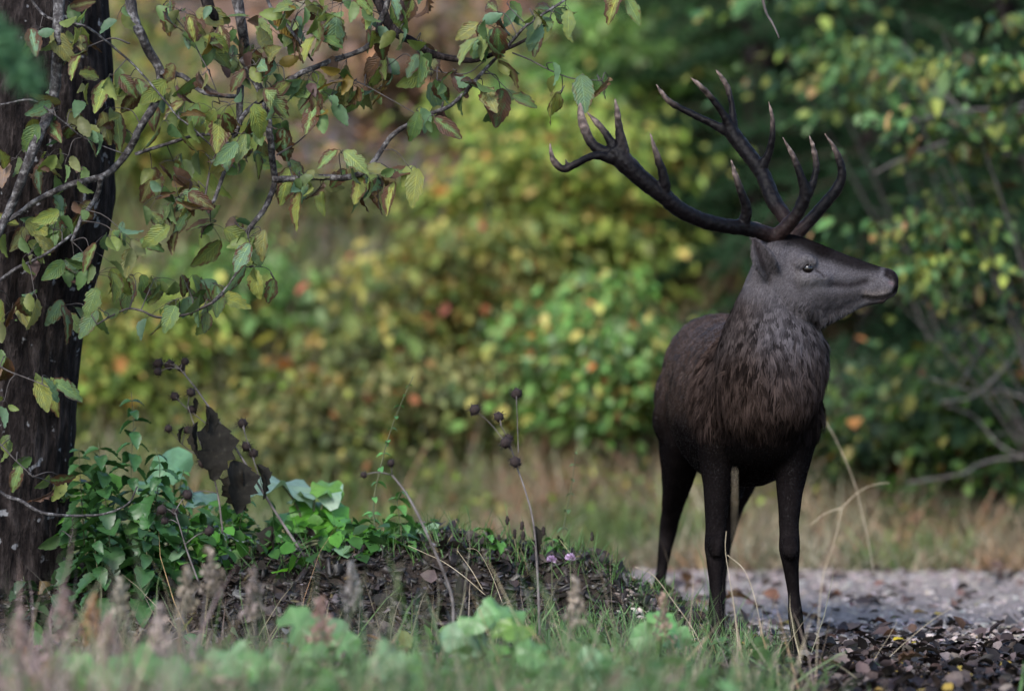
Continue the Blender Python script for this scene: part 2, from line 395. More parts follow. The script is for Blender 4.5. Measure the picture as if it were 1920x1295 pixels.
def near_seg(Vv, pts):
    pts = np.array(pts, float); best = np.full(len(Vv), 9.0)
    for a, b in zip(pts[:-1], pts[1:]):
        d = b - a; t = np.clip(((Vv - a) @ d) / (d @ d), 0, 1); best = np.minimum(best, np.linalg.norm(Vv - a - t[:, None] * d, axis=1))
    return best
def hpx(px, py): q = P(px, py, HY); return np.array((q.x, q.z))
def near2(pts):                                          # distance in the head's plane
    q = np.array([hpx(*p) for p in pts]); v = bv[:, [0, 2]]; best = np.full(len(v), 9.0)
    for a, b in zip(q[:-1], q[1:]):
        d = b - a; t = np.clip(((v - a) @ d) / (d @ d), 0, 1); best = np.minimum(best, np.linalg.norm(v - a - t[:, None] * d, axis=1))
    return best
def g(d, w): return np.exp(-(d / w) ** 2)
ishead = ((bv[:, 0] > hpx(1500, 0)[0]) & (bv[:, 2] > hpx(0, 625)[1])).astype(float)
side = np.sign(bv[:, 1] - HY)
# modelling of the muzzle: mouth line, nostrils, hollow of the cheek, tear groove, nose bridge
mouth = near2([(1618, 556), (1635, 561), (1655, 559), (1672, 551), (1680, 542)])
nostril = near2([(1660, 516), (1668, 523), (1672, 529)])
hollow = near2([(1560, 535), (1600, 532), (1625, 528)])
tear = near2([(1527, 505), (1536, 510), (1543, 518)])
eye_d = near2([(1510, 503), (1514, 503)])
lat = np.abs(bn[:, 1])
disp = -.008 * g(mouth, .005) - .012 * g(nostril, .0075) * lat - .008 * g(hollow, .022) * lat - .006 * g(tear, .006) * lat - .010 * g(eye_d, .014) * lat
disp += .004 * g(near2([(1625, 550), (1640, 552), (1655, 550)]), .008)
rbump = np.array([mnoise.noise(Vector(p) * 14) for p in bv]) * .003
bv2 = bv + bn * (disp * ishead + rbump * (1 - ishead * .8))[:, None]
bme.vertices.foreach_set('co', bv2.astype(np.float32).ravel()); bme.update()
bn = normals(bme); bv = bv2

# coat colours
def coat(v, n):
    X, Y, Z = v[:, 0], v[:, 1], v[:, 2]
    col = np.empty((len(v), 3))
    def ss(a, b, x): t = np.clip((x - a) / (b - a), 0, 1); return (t * t * (3 - 2 * t))[:, None]
    black = np.array((.0062, .0050, .0052)); brown = np.array((.076, .051, .042)); grey = np.array((.128, .117, .128)); dark = np.array((.010, .008, .008))
    nb = np.array([mnoise.noise(Vector(p) * 6) for p in v])[:, None]
    col[:] = black
    k = ss(.76, 1.14, Z + .06 * nb[:, 0]); col = col * (1 - k) + brown * k                            # flank lightens to the back
    neck = ss(.88, 1.26, Z + .07 * nb[:, 0]) * ss(.22, .08, Y)                                            # mane
    red = np.array((.056, .043, .039)); kk = ss(.97, .86, X)
    ncol = np.array((.092, .083, .090)) * (1 - kk * .8) + red * kk * .8
    col = col * (1 - neck) + ncol * (.35 + .65 * ss(.98, 1.32, Z)) * neck
    hz = ss(1.30, 1.39, Z) * ss(.2, .05, Y); col = col * (1 - hz) + grey * hz                                # head
    s2 = lambda pts, w: (g(near2v(v, pts), w))[:, None]
    def near2v(v, pts):
        q = np.array([hpx(*p) for p in pts]); w_ = v[:, [0, 2]]; best = np.full(len(w_), 9.0)
        for a, b in zip(q[:-1], q[1:]):
            d = b - a; t = np.clip(((w_ - a) @ d) / (d @ d), 0, 1); best = np.minimum(best, np.linalg.norm(w_ - a - t[:, None] * d, axis=1))
        return best
    hd = ((X > hpx(1395, 0)[0]) & (Z > hpx(0, 640)[1])).astype(float)[:, None]
    def paint(pts, w, c, amt=1.0, pw=2):
        nonlocal col
        k = np.exp(-(near2v(v, pts) / w) ** pw)[:, None] * hd * amt; col = col * (1 - k) + np.array(c) * k
    back = ss(hpx(1400, 0)[0], hpx(1385, 0)[0], X) * hz; col = col * (1 - back) + red * back
    paint([(1465, 436), (1500, 444), (1540, 464)], .046, dark, .97, 4); paint([(1540, 466), (1580, 484), (1610, 492), (1640, 495)], .034, dark, .92, 4)   # dark forehead and bridge
    paint([(1557, 531), (1590, 535), (1622, 527)], .014, (.022, .018, .020), .85)
    paint([(1530, 556), (1580, 556), (1610, 548)], .02, (.05, .045, .047), .6)
    paint([(1490, 525), (1500, 540)], .02, (.05, .044, .046), .6)
    paint([(1500, 487), (1512, 485), (1527, 492)], .013, (.17, .155, .16), .7); paint([(1495, 515), (1515, 525), (1540, 528)], .017, (.175, .16, .165), .7)
    paint([(1622, 550), (1640, 552), (1660, 548)], .013, (.21, .18, .175), .85)
    paint([(1560, 600), (1590, 586), (1620, 570)], .012, (.20, .19, .205), .8); paint([(1545, 612), (1560, 606)], .015, (.17, .16, .17), .7)
    paint([(1662, 508), (1674, 513), (1680, 528), (1678, 543)], .0135, (.010, .008, .009), .95, 4); paint([(1660, 515), (1668, 521)], .008, (.010, .007, .008), .95)
    paint([(1667, 529), (1671, 532)], .006, (.20, .14, .15), .8)
    paint([(1616, 557), (1635, 562), (1655, 560), (1672, 551), (1680, 543)], .0045, (.010, .008, .008), .95)
    paint([(1650, 566), (1665, 562)], .008, (.08, .055, .05), .6)
    paint([(1527, 506), (1536, 511), (1543, 519)], .0040, (.02, .016, .016), .9); paint([(1505, 503), (1519, 503)], .0065, (.018, .014, .014), .95)
    earz = s2([(1437, 500), (1412, 445)], .034) * (ss(HY - .075, HY - .10, Y) + ss(HY + .075, HY + .1, Y)); col = col * (1 - earz) + np.array((.085, .075, .080)) * earz
    paint([(1412, 450), (1420, 475), (1428, 500)], .011, (.022, .017, .018), .7, 4); paint([(1436, 512), (1442, 525)], .010, (.04, .034, .034), .7)
    legs = ss(.74, .58, Z); col = col * (1 - legs) + np.array((.0105, .0085, .0088)) * legs
    shin = ss(.55, .35, Z) * ss(.2, .02, np.abs(nb[:, 0])); col = col * (1 + .8 * shin)
    hoof = ss(.055, .045, Z); col = col * (1 - hoof) + np.array((.012, .011, .012)) * hoof
    return col * (1 + .22 * nb) * .50
bcol = coat(bv, bn)
a = bme.attributes.new('tint', 'FLOAT_COLOR', 'POINT'); c4 = np.ones((len(bv), 4), np.float32); c4[:, :3] = bcol; a.data.foreach_set('color', c4.ravel())
def m_hide(N, L):
    c = attr(N); v = ramp(N, L, noise(N, L, 140, 3), [(0.3, (0.6,) * 3), (0.7, (1.3,) * 3)])
    return princ(N, L, mixc(N, L, 1.0, c, v, 'MULTIPLY'), 0.75, 0.0, bump(N, L, noise(N, L, 220, 3), 0.5, 0.005))
M['hide'] = mat('hide', m_hide)
def m_fur(N, L):
    return princ(N, L, attr(N), 0.6, 0.0)
M['fur'] = mat('fur', m_fur)
M['coat'] = mat('coat', lambda N, L: princ(N, L, attr(N), 0.45, 0.07))
bme.materials.clear(); bme.materials.append(M['hide'])
stag = empty('stag', (.93, .3, 0), 'dark brown red deer stag with large antlers, standing with head turned right', 'deer')
bo = mobj('body', bme, stag); bo.matrix_parent_inverse = stag.matrix_world.inverted()
stag.matrix_world = Matrix.Translation((.93, .3, 0)); PINV = Matrix.Translation((-.93, -.3, 0)); bo.matrix_parent_inverse = PINV
def under(o): o.matrix_parent_inverse = PINV; return o

# fur: tapered blades growing out of the coat
def flow(v, n):
    X, Y, Z = v[:, 0], v[:, 1], v[:, 2]
    d = np.zeros_like(v); d[:, 1] = .8; d[:, 2] = -.6                                                     # trunk: backwards and down
    nk = (Y < .22) & (Z < 1.38) & (Z > .78); d[nk] = (0, -.05, -1); d[nk, 0] = (X[nk] - .97) * .6
    lg = Z < .7; d[lg] = (0, .1, -1)
    hd = (Z > 1.30) & (X > hpx(1450, 0)[0]) & (Y < .2); t = np.clip((X[hd] - hpx(1450, 0)[0]) / .4, 0, 1); d[hd] = np.column_stack([-.45 - .4 * t, 0 * t, -.75 + .55 * t])
    d += rng.normal(0, .10, d.shape); d -= n * np.sum(d * n, 1)[:, None]; return d / (np.linalg.norm(d, axis=1)[:, None] + 1e-9)
tri = np.array([p.vertices[:] for p in bme.polygons if len(p.vertices) == 4]); 
pa = np.linalg.norm(np.cross(bv[tri[:, 2]] - bv[tri[:, 0]], bv[tri[:, 3]] - bv[tri[:, 1]]), axis=1) / 2
fc = bv[tri].mean(1); fn = bn[tri].mean(1); fn /= np.linalg.norm(fn, axis=1)[:, None]
def fur(name, weight, n, length, width, lift, colvar, clump=0.0, m='fur'):
    w = pa * weight; idx = rng.choice(len(tri), n, p=w / w.sum())
    ab = rng.random((n, 2)); q = bv[tri[idx]]
    p = (q[:, 0] * (1 - ab[:, :1]) + q[:, 1] * ab[:, :1]) * (1 - ab[:, 1:]) + (q[:, 3] * (1 - ab[:, :1]) + q[:, 2] * ab[:, :1]) * ab[:, 1:]
    nn = fn[idx]; d = flow(p, nn); ln = length(p) * rng.uniform(.7, 1.25, n)
    if clump:                                                                                                   # locks: neighbouring hairs lean together
        cell = np.floor(p / clump).astype(int); h = (cell[:, 0] * 73856093 ^ cell[:, 1] * 19349663 ^ cell[:, 2] * 83492791) % 4096
        off = rng.normal(0, .26, (4096, 3))[h]; d = d + off; d -= nn * np.sum(d * nn, 1)[:, None] * .8; d /= np.linalg.norm(d, axis=1)[:, None]
        lk = rng.choice([.30, .6, 1.0, 1.35, 1.6], 4096)[h]; kf = np.clip((1.37 - p[:, 2]) / .12, .15, 1); lk = 1 + (lk - 1) * kf
    else: lk = np.ones(n)
    sdv = np.cross(d, nn); sdv /= np.linalg.norm(sdv, axis=1)[:, None] + 1e-9
    wd = width * rng.uniform(.7, 1.3, n)
    l1 = (p - nn * .003); l2 = p + d * ln[:, None] * .5 + nn * (ln * lift)[:, None]; l3 = p + d * ln[:, None] + nn * (ln * lift * .7)[:, None]
    l3[:, 2] -= ln * .10
    V = np.stack([l1 - sdv * wd[:, None], l1 + sdv * wd[:, None], l2 + sdv * wd[:, None] * .8, l2 - sdv * wd[:, None] * .8, l3], 1).reshape(-1, 3)
    b = np.arange(n)[:, None] * 5
    Fq = b + np.array([[0, 1, 2, 3]]); Ft = b + np.array([[3, 2, 4]])
    c = coat(p, nn) * (lk * rng.uniform(1 - colvar, 1 + colvar, n))[:, None]
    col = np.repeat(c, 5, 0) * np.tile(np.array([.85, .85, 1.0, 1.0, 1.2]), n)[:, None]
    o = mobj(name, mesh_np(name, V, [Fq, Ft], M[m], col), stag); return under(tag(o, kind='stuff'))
fX, fY, fZ = fc[:, 0], fc[:, 1], fc[:, 2]
jawz = ((fX > hpx(1535, 0)[0]) & (fZ > hpx(0, 628)[1])) | ((fX > hpx(1490, 0)[0]) & (fZ > hpx(0, 600)[1]))
isman = ((fY < .24) & (fZ < 1.40) & (fZ > .80) & ~jawz).astype(float)
throat = ((fX > hpx(1500, 0)[0]) & (fZ > hpx(0, 640)[1]) & (fn[:, 2] < -.25) & (fX < hpx(1600, 0)[0])).astype(float)
nosehead = (((fZ > 1.34) & (fX > hpx(1395, 0)[0]) & (fY < .2)) | jawz).astype(float)
eyefree = (np.linalg.norm(fc[:, [0, 2]] - hpx(1512, 503), axis=1) > .02) & (fX < hpx(1652, 0)[0])
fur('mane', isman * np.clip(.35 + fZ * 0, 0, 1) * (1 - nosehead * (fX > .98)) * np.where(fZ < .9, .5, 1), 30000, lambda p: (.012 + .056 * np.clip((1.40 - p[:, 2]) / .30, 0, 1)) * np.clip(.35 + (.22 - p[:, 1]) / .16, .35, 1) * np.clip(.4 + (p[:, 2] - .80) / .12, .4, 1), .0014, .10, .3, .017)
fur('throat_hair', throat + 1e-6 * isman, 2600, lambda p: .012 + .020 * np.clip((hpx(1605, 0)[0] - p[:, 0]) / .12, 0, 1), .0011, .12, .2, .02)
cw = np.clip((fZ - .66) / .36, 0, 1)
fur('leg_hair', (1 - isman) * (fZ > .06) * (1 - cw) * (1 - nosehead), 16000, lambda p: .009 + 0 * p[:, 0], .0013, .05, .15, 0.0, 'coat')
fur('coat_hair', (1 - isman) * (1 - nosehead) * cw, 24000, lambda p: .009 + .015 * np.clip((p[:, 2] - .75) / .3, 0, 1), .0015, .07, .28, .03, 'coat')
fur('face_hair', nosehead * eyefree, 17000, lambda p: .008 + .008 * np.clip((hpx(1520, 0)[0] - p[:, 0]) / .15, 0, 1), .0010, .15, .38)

# antlers: pixels of the beam and tines, widths in metres, depth away from the head's plane
def A(cx, cy_, y): return np.array(P(1000 + cx / 2.3547, 100 + cy_ / 2.3547, y))
def antler(name, parts, label):
    gm = Geo(); tips = []
    for pts in parts:
        k = [(*A(x, y, d), r) for x, y, d, r in pts]; k = np.array(k)
        k[:, 3] = np.where(k[:, 3] > .004, k[:, 3] * 1.16, k[:, 3]); kk = crom(k, 30); gm.tube(kk[:, :3], np.maximum(kk[:, 3], .0022), 12)
        if pts[-1][3] < .006: tips.append(kk)
    me, v = voxel(gm, 0.0042, 4); n = normals(me)
    rid = np.array([mnoise.noise(Vector((p[0] * 60, p[1] * 60, p[2] * 60))) for p in v]); 
    gro = np.array([mnoise.noise(Vector((p[0] * 25, p[1] * 25, p[2] * 25 + 7))) for p in v]); v2 = v + n * (rid * .0022 - .0016 * np.abs(gro))[:, None]
    me.vertices.foreach_set('co', v2.astype(np.float32).ravel()); me.update()
    col = np.tile(np.array((.0026, .0021, .0026)), (len(v), 1))
    root = np.linalg.norm(v - np.array(A(1090, 800, HY)), axis=1); k = np.clip(1 - root / .16, 0, 1)[:, None]; col = col * (1 - k) + np.array((.018, .010, .009)) * k
    best = np.full(len(v), 9.0)
    for kk in tips:
        tip = kk[-1, :3]; ln = np.sum(np.linalg.norm(np.diff(kk[:, :3], axis=0), axis=1))
        dist = np.linalg.norm(v - tip, axis=1) / min(ln * .6, .115); best = np.minimum(best, dist)
    k = np.clip(1.15 - best, 0, 1)[:, None] ** 1.5; k = k * (.8 + .7 * rid[:, None]); k = np.clip(k, 0, 1); col = col * (1 - k) + np.array((.12, .09, .078)) * k
    col *= (1 + .35 * rid[:, None])
    at = me.attributes.new('tint', 'FLOAT_COLOR', 'POINT'); c4 = np.ones((len(v), 4), np.float32); c4[:, :3] = col; at.data.foreach_set('color', c4.ravel())
    me.materials.clear(); me.materials.append(M['antler'])
    o = under(mobj(name, me, stag)); o['label'] = label; return o
def m_antler(N, L):
    c = attr(N); n1 = noise(N, L, 90, 5, .7); v = ramp(N, L, n1, [(0.3, (0.6,) * 3), (0.72, (1.7,) * 3)])
    return princ(N, L, mixc(N, L, 1.0, c, v, 'MULTIPLY'), 0.45, 0.07, bump(N, L, n1, 0.6, 0.004))
M['antler'] = mat('antler', m_antler)
h = HY
antler('antler', [
    [(1085, 845, h - .045, .026), (1050, 805, h - .05, .027), (1000, 788, h - .07, .026), (940, 772, h - .10, .026), (850, 762, h - .15, .025), (740, 735, h - .20, .026), (640, 685, h - .24, .027), (570, 625, h - .26, .028), (480, 555, h - .27, .029), (400, 480, h - .27, .033), (350, 425, h - .26, .028)],
    [(925, 760, h - .11, .022), (942, 690, h - .13, .018), (915, 605, h - .15, .013), (888, 525, h - .15, .009), (873, 468, h - .15, .003)],
    [(578, 625, h - .26, .022), (577, 555, h - .28, .017), (545, 450, h - .29, .011), (515, 352, h - .29, .003)],
    [(395, 440, h - .27, .024), (380, 340, h - .27, .014), (370, 260, h - .27, .010), (361, 198, h - .27, .003)],
    [(370, 440, h - .26, .020), (320, 355, h - .24, .012), (275, 300, h - .22, .010), (235, 260, h - .21, .003)],
    [(350, 460, h - .25, .026), (265, 405, h - .23, .017), (222, 320, h - .21, .016), (207, 255, h - .20, .011), (208, 215, h - .20, .003)],
    [(360, 470, h - .27, .020), (270, 452, h - .29, .013), (190, 488, h - .31, .013), (130, 510, h - .32, .013), (85, 465, h - .32, .010), (73, 395, h - .32, .003)],
    [(150, 500, h - .315, .008), (140, 463, h - .315, .0025)],
    [(1060, 815, h - .05, .026), (1115, 768, h - .065, .024), (1170, 700, h - .08, .022), (1200, 620, h - .09, .021), (1180, 540, h - .10, .014), (1150, 460, h - .10, .010), (1100, 370, h - .10, .003)],
    [(1195, 650, h - .09, .020), (1236, 570, h - .08, .013), (1250, 490, h - .07, .011), (1236, 420, h - .065, .009), (1218, 360, h - .065, .003)],
], 'near antler, sweeping low to the left with a forked crown')
antler('antler', [
    [(1165, 850, h + .05, .026), (1140, 790, h + .055, .026), (1105, 715, h + .09, .026), (1060, 650, h + .13, .027), (1010, 530, h + .19, .026), (945, 440, h + .23, .026), (880, 355, h + .26, .026), (860, 310, h + .26, .020)],
    [(875, 355, h + .26, .020), (790, 312, h + .28, .014), (700, 268, h + .30, .012), (610, 220, h + .31, .011), (565, 172, h + .31, .008), (540, 135, h + .31, .003)],
    [(870, 330, h + .26, .020), (835, 262, h + .25, .013), (780, 190, h + .24, .011), (735, 143, h + .23, .009), (692, 105, h + .23, .003)],
    [(880, 340, h + .26, .020), (878, 240, h + .28, .011), (858, 155, h + .30, .010), (830, 105, h + .30, .008), (803, 68, h + .30, .003)],
    [(1005, 510, h + .19, .022), (1038, 445, h + .18, .014), (1056, 365, h + .17, .011), (1056, 290, h + .17, .008), (1038, 210, h + .17, .003)],
    [(1150, 810, h + .05, .024), (1215, 745, h + .06, .021), (1290, 660, h + .07, .020), (1348, 585, h + .08, .018), (1362, 520, h + .08, .015), (1335, 430, h + .08, .010), (1285, 352, h + .08, .003)],
], 'far antler, rising steeply with long upright tines')
# eyes
def ball(name, c, r, m, parent):
    gm = Geo(); u = np.linspace(-1, 1, 11); gm.tube([(c[0], c[1], c[2] + r * t) for t in u], [max(1e-4, r * math.sqrt(max(0, 1 - t * t))) for t in u], 16); return under(gm.obj(name, m, parent))
M['eye'] = mat('eye', lambda N, L: princ(N, L, (.004, .003, .003), 0.08, 0.35))
for s in (-1, 1):
    e = P(1512, 503, HY); k = np.argmin(np.linalg.norm(bv - np.array((e.x, HY + s * .13, e.z)), axis=1)); q = bv[k]
    ball('eye', (e.x, q[1] - s * .0125, e.z), .0205, M['eye'], stag)

# ------------------------------------------------------------------ the broadleaf tree at the left
def m_bark(N, L):
    tc = N('ShaderNodeTexCoord'); mp = N('ShaderNodeMapping'); mp.inputs['Scale'].default_value = (1, 1, 0.3); L(tc.outputs['Object'], mp.inputs[0])
    n1 = noise(N, L, 26, 6, .65, vec=mp.outputs[0]); n2 = noise(N, L, 9, 4, .6)
    c = ramp(N, L, n1, [(0.34, (.003, .0025, .0028)), (0.52, (.016, .0125, .012)), (0.72, (.055, .045, .043))])
    li = ramp(N, L, noise(N, L, 17, 3, .5), [(0.66, (0, 0, 0)), (0.70, (1, 1, 1))])
    c = mixc(N, L, li, c, ramp(N, L, n2, [(0.3, (.12, .12, .13)), (0.7, (.22, .22, .23))]))
    return princ(N, L, c, 0.85, 0.06, bump(N, L, n1, 1.0, 0.06))
M['bark'] = mat('bark', m_bark)
def m_lichen(N, L):
    n1 = noise(N, L, 42, 5, .7)
    c = ramp(N, L, n1, [(0.36, (.012, .010, .011)), (0.50, (.04, .036, .036)), (0.60, (.11, .105, .105)), (0.78, (.24, .235, .235))])
    return princ(N, L, c, 0.85, 0.15, bump(N, L, n1, 0.7, 0.01))
M['lichen'] = mat('lichen_bark', m_lichen)
TREE_Y = 0.55
tree = empty('broadleaf_tree', (P(60, 1180, TREE_Y).x, TREE_Y, height(-1.8, TREE_Y)), 'dark barked tree at the left with toothed yellowing leaves on hanging branches', 'tree')
TP = Matrix.Translation(-tree.location)
def ut(o): o.parent = tree; o.matrix_parent_inverse = TP; return o
# trunk outline: py, left px, right px
rows = [(-900, -40, 140), (-400, -80, 175), (-60, -105, 198), (60, -115, 205), (200, -120, 208), (350, -120, 212), (420, -120, 205), (480, -120, 190), (560, -122, 170), (640, -126, 153), (760, -130, 142), (900, -132, 134), (1000, -136, 132), (1080, -140, 131), (1140, -150, 138), (1200, -175, 160), (1260, -210, 190)]
k = crom(np.array([(*(P((a + b) / 2, y, TREE_Y)), (b - a) / 2 / 10000 * (20 + TREE_Y)) for y, a, b in rows]), 300)
nn = 128; ang = np.linspace(0, 2 * math.pi, nn, endpoint=False); V = []
for c in k:
    for t in ang:
        w = Vector((math.cos(t) * 3.2, math.sin(t) * 3.2, c[2] * 1.1)); f = mnoise.fractal(w, .8, 2, 4) * .035 + abs(mnoise.noise(Vector((math.cos(t) * 9, math.sin(t) * 9, c[2] * 1.3)))) * .09 - .02 + max(0, mnoise.fractal(Vector((math.cos(t) * 15, math.sin(t) * 15, c[2] * 3.2)), .7, 2, 3)) * .07
        V.append((c[0] + math.cos(t) * c[3] * (1 + f * .55), c[1] + math.sin(t) * c[3] * (1 + f), c[2]))
ii, jj = np.meshgrid(np.arange(len(k) - 1), np.arange(nn), indexing='ij'); ii, jj = ii.ravel(), jj.ravel(); kk = (jj + 1) % nn
ut(mobj('trunk', mesh_np('trunk', np.array(V), [np.column_stack([ii * nn + jj, ii * nn + kk, (ii + 1) * nn + kk, (ii + 1) * nn + jj])], M['bark'])))

# branches: pixels, depth, radius at both ends (metres)
BR = [
 ([(60, -520), (200, -430), (420, -360), (640, -330), (800, -300)], .45, .10, .03, 'bark'),
 ([(300, -400), (410, -200), (436, -40), (452, 40), (459, 90), (452, 140), (450, 180), (448, 235)], .20, .026, .012, 'lichen'),
 ([(455, 110), (478, 150), (497, 200), (508, 252), (513, 310), (516, 345), (495, 392), (464, 436), (455, 490), (430, 535), (400, 566)], .05, .016, .007, 'lichen'),
 ([(180, -430), (215, -150), (250, 30), (264, 62), (281, 102), (300, 143), (291, 190), (263, 240), (240, 285), (195, 330), (130, 346), (70, 375), (20, 410), (-60, 440)], .05, .022, .009, 'lichen'),
 ([(188, 333), (178, 372), (152, 412), (135, 452)], .04, .011, .007, 'lichen'),
 ([(298, 138), (340, 145), (370, 166), (400, 178), (442, 181)], .05, .010, .008, 'lichen'),
 ([(514, 335), (555, 334), (640, 333), (682, 323), (712, 286), (742, 248), (800, 217), (850, 194), (910, 130), (962, 76), (988, 48), (1065, -5), (1120, -60)], .0, .013, .004, 'lichen'),
 ([(438, 258), (460, 212), (500, 182), (560, 140), (612, 118), (690, 88), (712, 40), (730, -30), (745, -310)], -.02, .009, .012, 'lichen'),
 ([(640, -320), (690, -60), (728, 46), (772, 78), (812, 98), (852, 109), (890, 114), (930, 100), (990, 72), (1030, 40)], .10, .022, .004, 'bark'),
 ([(255, 288), (312, 270), (370, 254), (430, 252), (450, 230)], .0, .007, .005, 'lichen'),
 ([(100, -420), (106, -100), (110, 0), (111, 60), (106, 130), (96, 200), (70, 262), (42, 330), (20, 388), (-10, 450)], -.05, .024, .016, 'lichen'),
 ([(-30, 905), (10, 930), (40, 940), (90, 962), (150, 968), (200, 962), (240, 944), (257, 912)], -.10, .008, .003, 'lichen'),
 ([(962, 98), (1000, 112), (1055, 140), (1090, 150), (1128, 153)], .0, .0032, .0018, 'twig'),
 ([(1055, 140), (1056, 160), (1050, 178)], .0, .002, .0014, 'twig'),
 ([(400, 566), (350, 588), (300, 595), (265, 585), (235, 583), (208, 594), (180, 610)], .0, .006, .003, 'twig'),
 ([(381, 382), (392, 325), (411, 275), (419, 250)], -.02, .005, .005, 'twig'),
 ([(448, 235), (428, 300), (412, 345), (398, 380), (384, 384)], -.02, .009, .006, 'lichen'),
 ([(-40, 560), (20, 510), (60, 490), (95, 470), (135, 440)], -.08, .007, .005, 'lichen'),
 ([(-40, 660), (0, 690), (40, 706), (90, 727)], -.12, .004, .002, 'twig'),
 ([(40, -30), (62, 6), (100, 35), (165, 50), (215, 85), (252, 122), (300, 182), (370, 250), (420, 292), (440, 315)], -.04, .006, .003, 'lichen'),
 ([(-40, 192), (0, 195), (60, 188), (100, 215), (170, 265), (242, 290)], -.06, .005, .002, 'lichen'),
 ([(470, -140), (500, 0), (540, 52), (570, 95), (586, 114)], .0, .008, .004, 'lichen'),
 ([(370, -330), (380, -120), (386, 0), (398, 25), (408, 50)], .10, .026, .018, 'bark'),
 ([(320, 20), (360, 70), (385, 120), (405, 170), (412, 195)], -.03, .003, .002, 'twig'),
 ([(245, 80), (210, 70), (160, 90), (110, 120)], .0, .004, .002, 'twig'),
 ([(520, 290), (560, 265), (598, 228)], .0, .004, .002, 'twig'),
 ([(600, 118), (660, 150), (700, 170), (778, 215)], .0, .003, .002, 'twig'),
 ([(775, 110), (815, 130), (870, 140), (905, 118)], .05, .003, .002, 'twig'),
 ([(-40, 800), (0, 830), (30, 870), (60, 895)], -.12, .004, .002, 'twig'),
 ([(135, 970), (136, 1000), (130, 1022)], -.10, .0015, .001, 'twig'),
 ([(455, 500), (500, 505), (520, 540)], .0, .002, .0012, 'twig'),
 ([(1420, -80), (1432, 10), (1448, 45), (1462, 72)], .1, .007, .003, 'twig'),
 ([(745, -310), (1000, -260), (1300, -200), (1420, -80)], .1, .025, .007, 'bark'),
]
SAMP = []
for pts, d, r0, r1, m in BR:
    n = len(pts); w = np.array([(*P(x, y, d + .04 * math.sin(i * 1.7)), r0 + (r1 - r0) * i / (n - 1)) for i, (x, y) in enumerate(pts)])
    q = crom(w, 6 * n); q[:, :3] += np.column_stack([[fbm(a, b, 5, 2, 8) * .008 for a, b in zip(q[:, 0], q[:, 2])]] * 3)
    V, F = tube_np(q[:, :3], np.maximum(q[:, 3], .001), 8 if r0 > .006 else 5, None, .07, rng)
    ut(mobj('branch', mesh_np('branch', V, F, M[m])))
    if pts[0][1] > -350 or r0 < .03: SAMP.append(q)
SAMP = np.vstack(SAMP)

# leaf shapes: toothed, folded and curled
def leaf_shape(length, width, fold, curl, teeth, jag, r, ragged=0.0):
    n = 13; V, uv = [], []
    for i in range(n + 1):
        t = i / n; w = width * .5 * (math.sin(math.pi * min(1, t ** .80)) ** .8) * (1 - .12 * t) if 0 < t < 1 else 0.0005
        b = curl * t * t; y = length * t * (1 - .22 * abs(curl) * t); z = -b * length * .55
        for s in (-1, 0, 1):
            e = w * abs(s)
            if abs(s) == 1: e *= 1 + r.uniform(-1, 1) * jag - (ragged * r.random() if r.random() < .5 else 0)
            yy = y + (length * .035 * abs(s) * (1 if i % 2 == 0 else -.4) * teeth if 0 < t < 1 else 0)
            V.append((math.copysign(e, s) * math.cos(fold * abs(s)) if s else 0.0, yy, z + e * math.sin(fold * abs(s)) + length * .012 * math.sin(t * 26 + abs(s) * 2)))
            uv.append((.5 + .5 * s, t))
    q = [(i * 3 + j, i * 3 + j + 1, (i + 1) * 3 + j + 1, (i + 1) * 3 + j) for i in range(n) for j in range(2)]
    return np.array(V), np.array(q), np.array(uv)
def m_leaf(N, L):
    oi = N('ShaderNodeObjectInfo'); uvn = N('ShaderNodeUVMap'); sp = N('ShaderNodeSeparateXYZ'); L(uvn.outputs[0], sp.inputs[0])
    def math_(op, a, b=None):
        m = N('ShaderNodeMath'); m.operation = op
        for s, v in zip(m.inputs, (a, b)):
            if v is None: continue
            if isinstance(v, (int, float)): s.default_value = v
            else: L(v, s)
        return m.outputs[0]
    u = math_('ABSOLUTE', math_('SUBTRACT', sp.outputs[0], .5))
    ph = math_('SUBTRACT', sp.outputs[1], math_('MULTIPLY', u, .55)); vein = math_('ABSOLUTE', math_('SINE', math_('MULTIPLY', ph, 36.0)))
    vm = ramp(N, L, vein, [(0.0, (1.6,) * 3), (0.25, (.86,) * 3), (1.0, (1.04,) * 3)])
    mid = ramp(N, L, u, [(0.0, (1.6,) * 3), (0.035, (1.0,) * 3)])
    c = mixc(N, L, 1.0, mixc(N, L, 1.0, oi.outputs['Color'], vm, 'MULTIPLY'), mid, 'MULTIPLY')
    nz = N('ShaderNodeTexNoise'); nz.noise_dimensions = '4D'; setin(nz, Scale=5.0, Detail=4.0, Roughness=.65); L(uvn.outputs[0], nz.inputs['Vector']); L(math_('MULTIPLY', oi.outputs['Random'], 50.0), nz.inputs['W'])
    edge = math_('ADD', math_('MULTIPLY', u, .62), math_('MULTIPLY', nz.outputs['Fac'], .9)); edge = math_('ADD', edge, math_('MULTIPLY', math_('SUBTRACT', oi.outputs['Random'], .5), .34))
    br = ramp(N, L, edge, [(0.63, (0, 0, 0)), (0.76, (1, 1, 1))])
    c = mixc(N, L, br, c, (.055, .030, .020))
    yl = ramp(N, L, nz.outputs['Fac'], [(0.45, (1, 1, 1)), (0.65, (1.5, 1.25, .7))]); c = mixc(N, L, .8, c, yl, 'MULTIPLY')
    return leafy(N, L, c, 0.5, 0.22, 0.28, bump(N, L, vein, 0.5, 0.004))
M['leaf'] = mat('leaf', m_leaf)
LV = []
rr = random.Random(3)
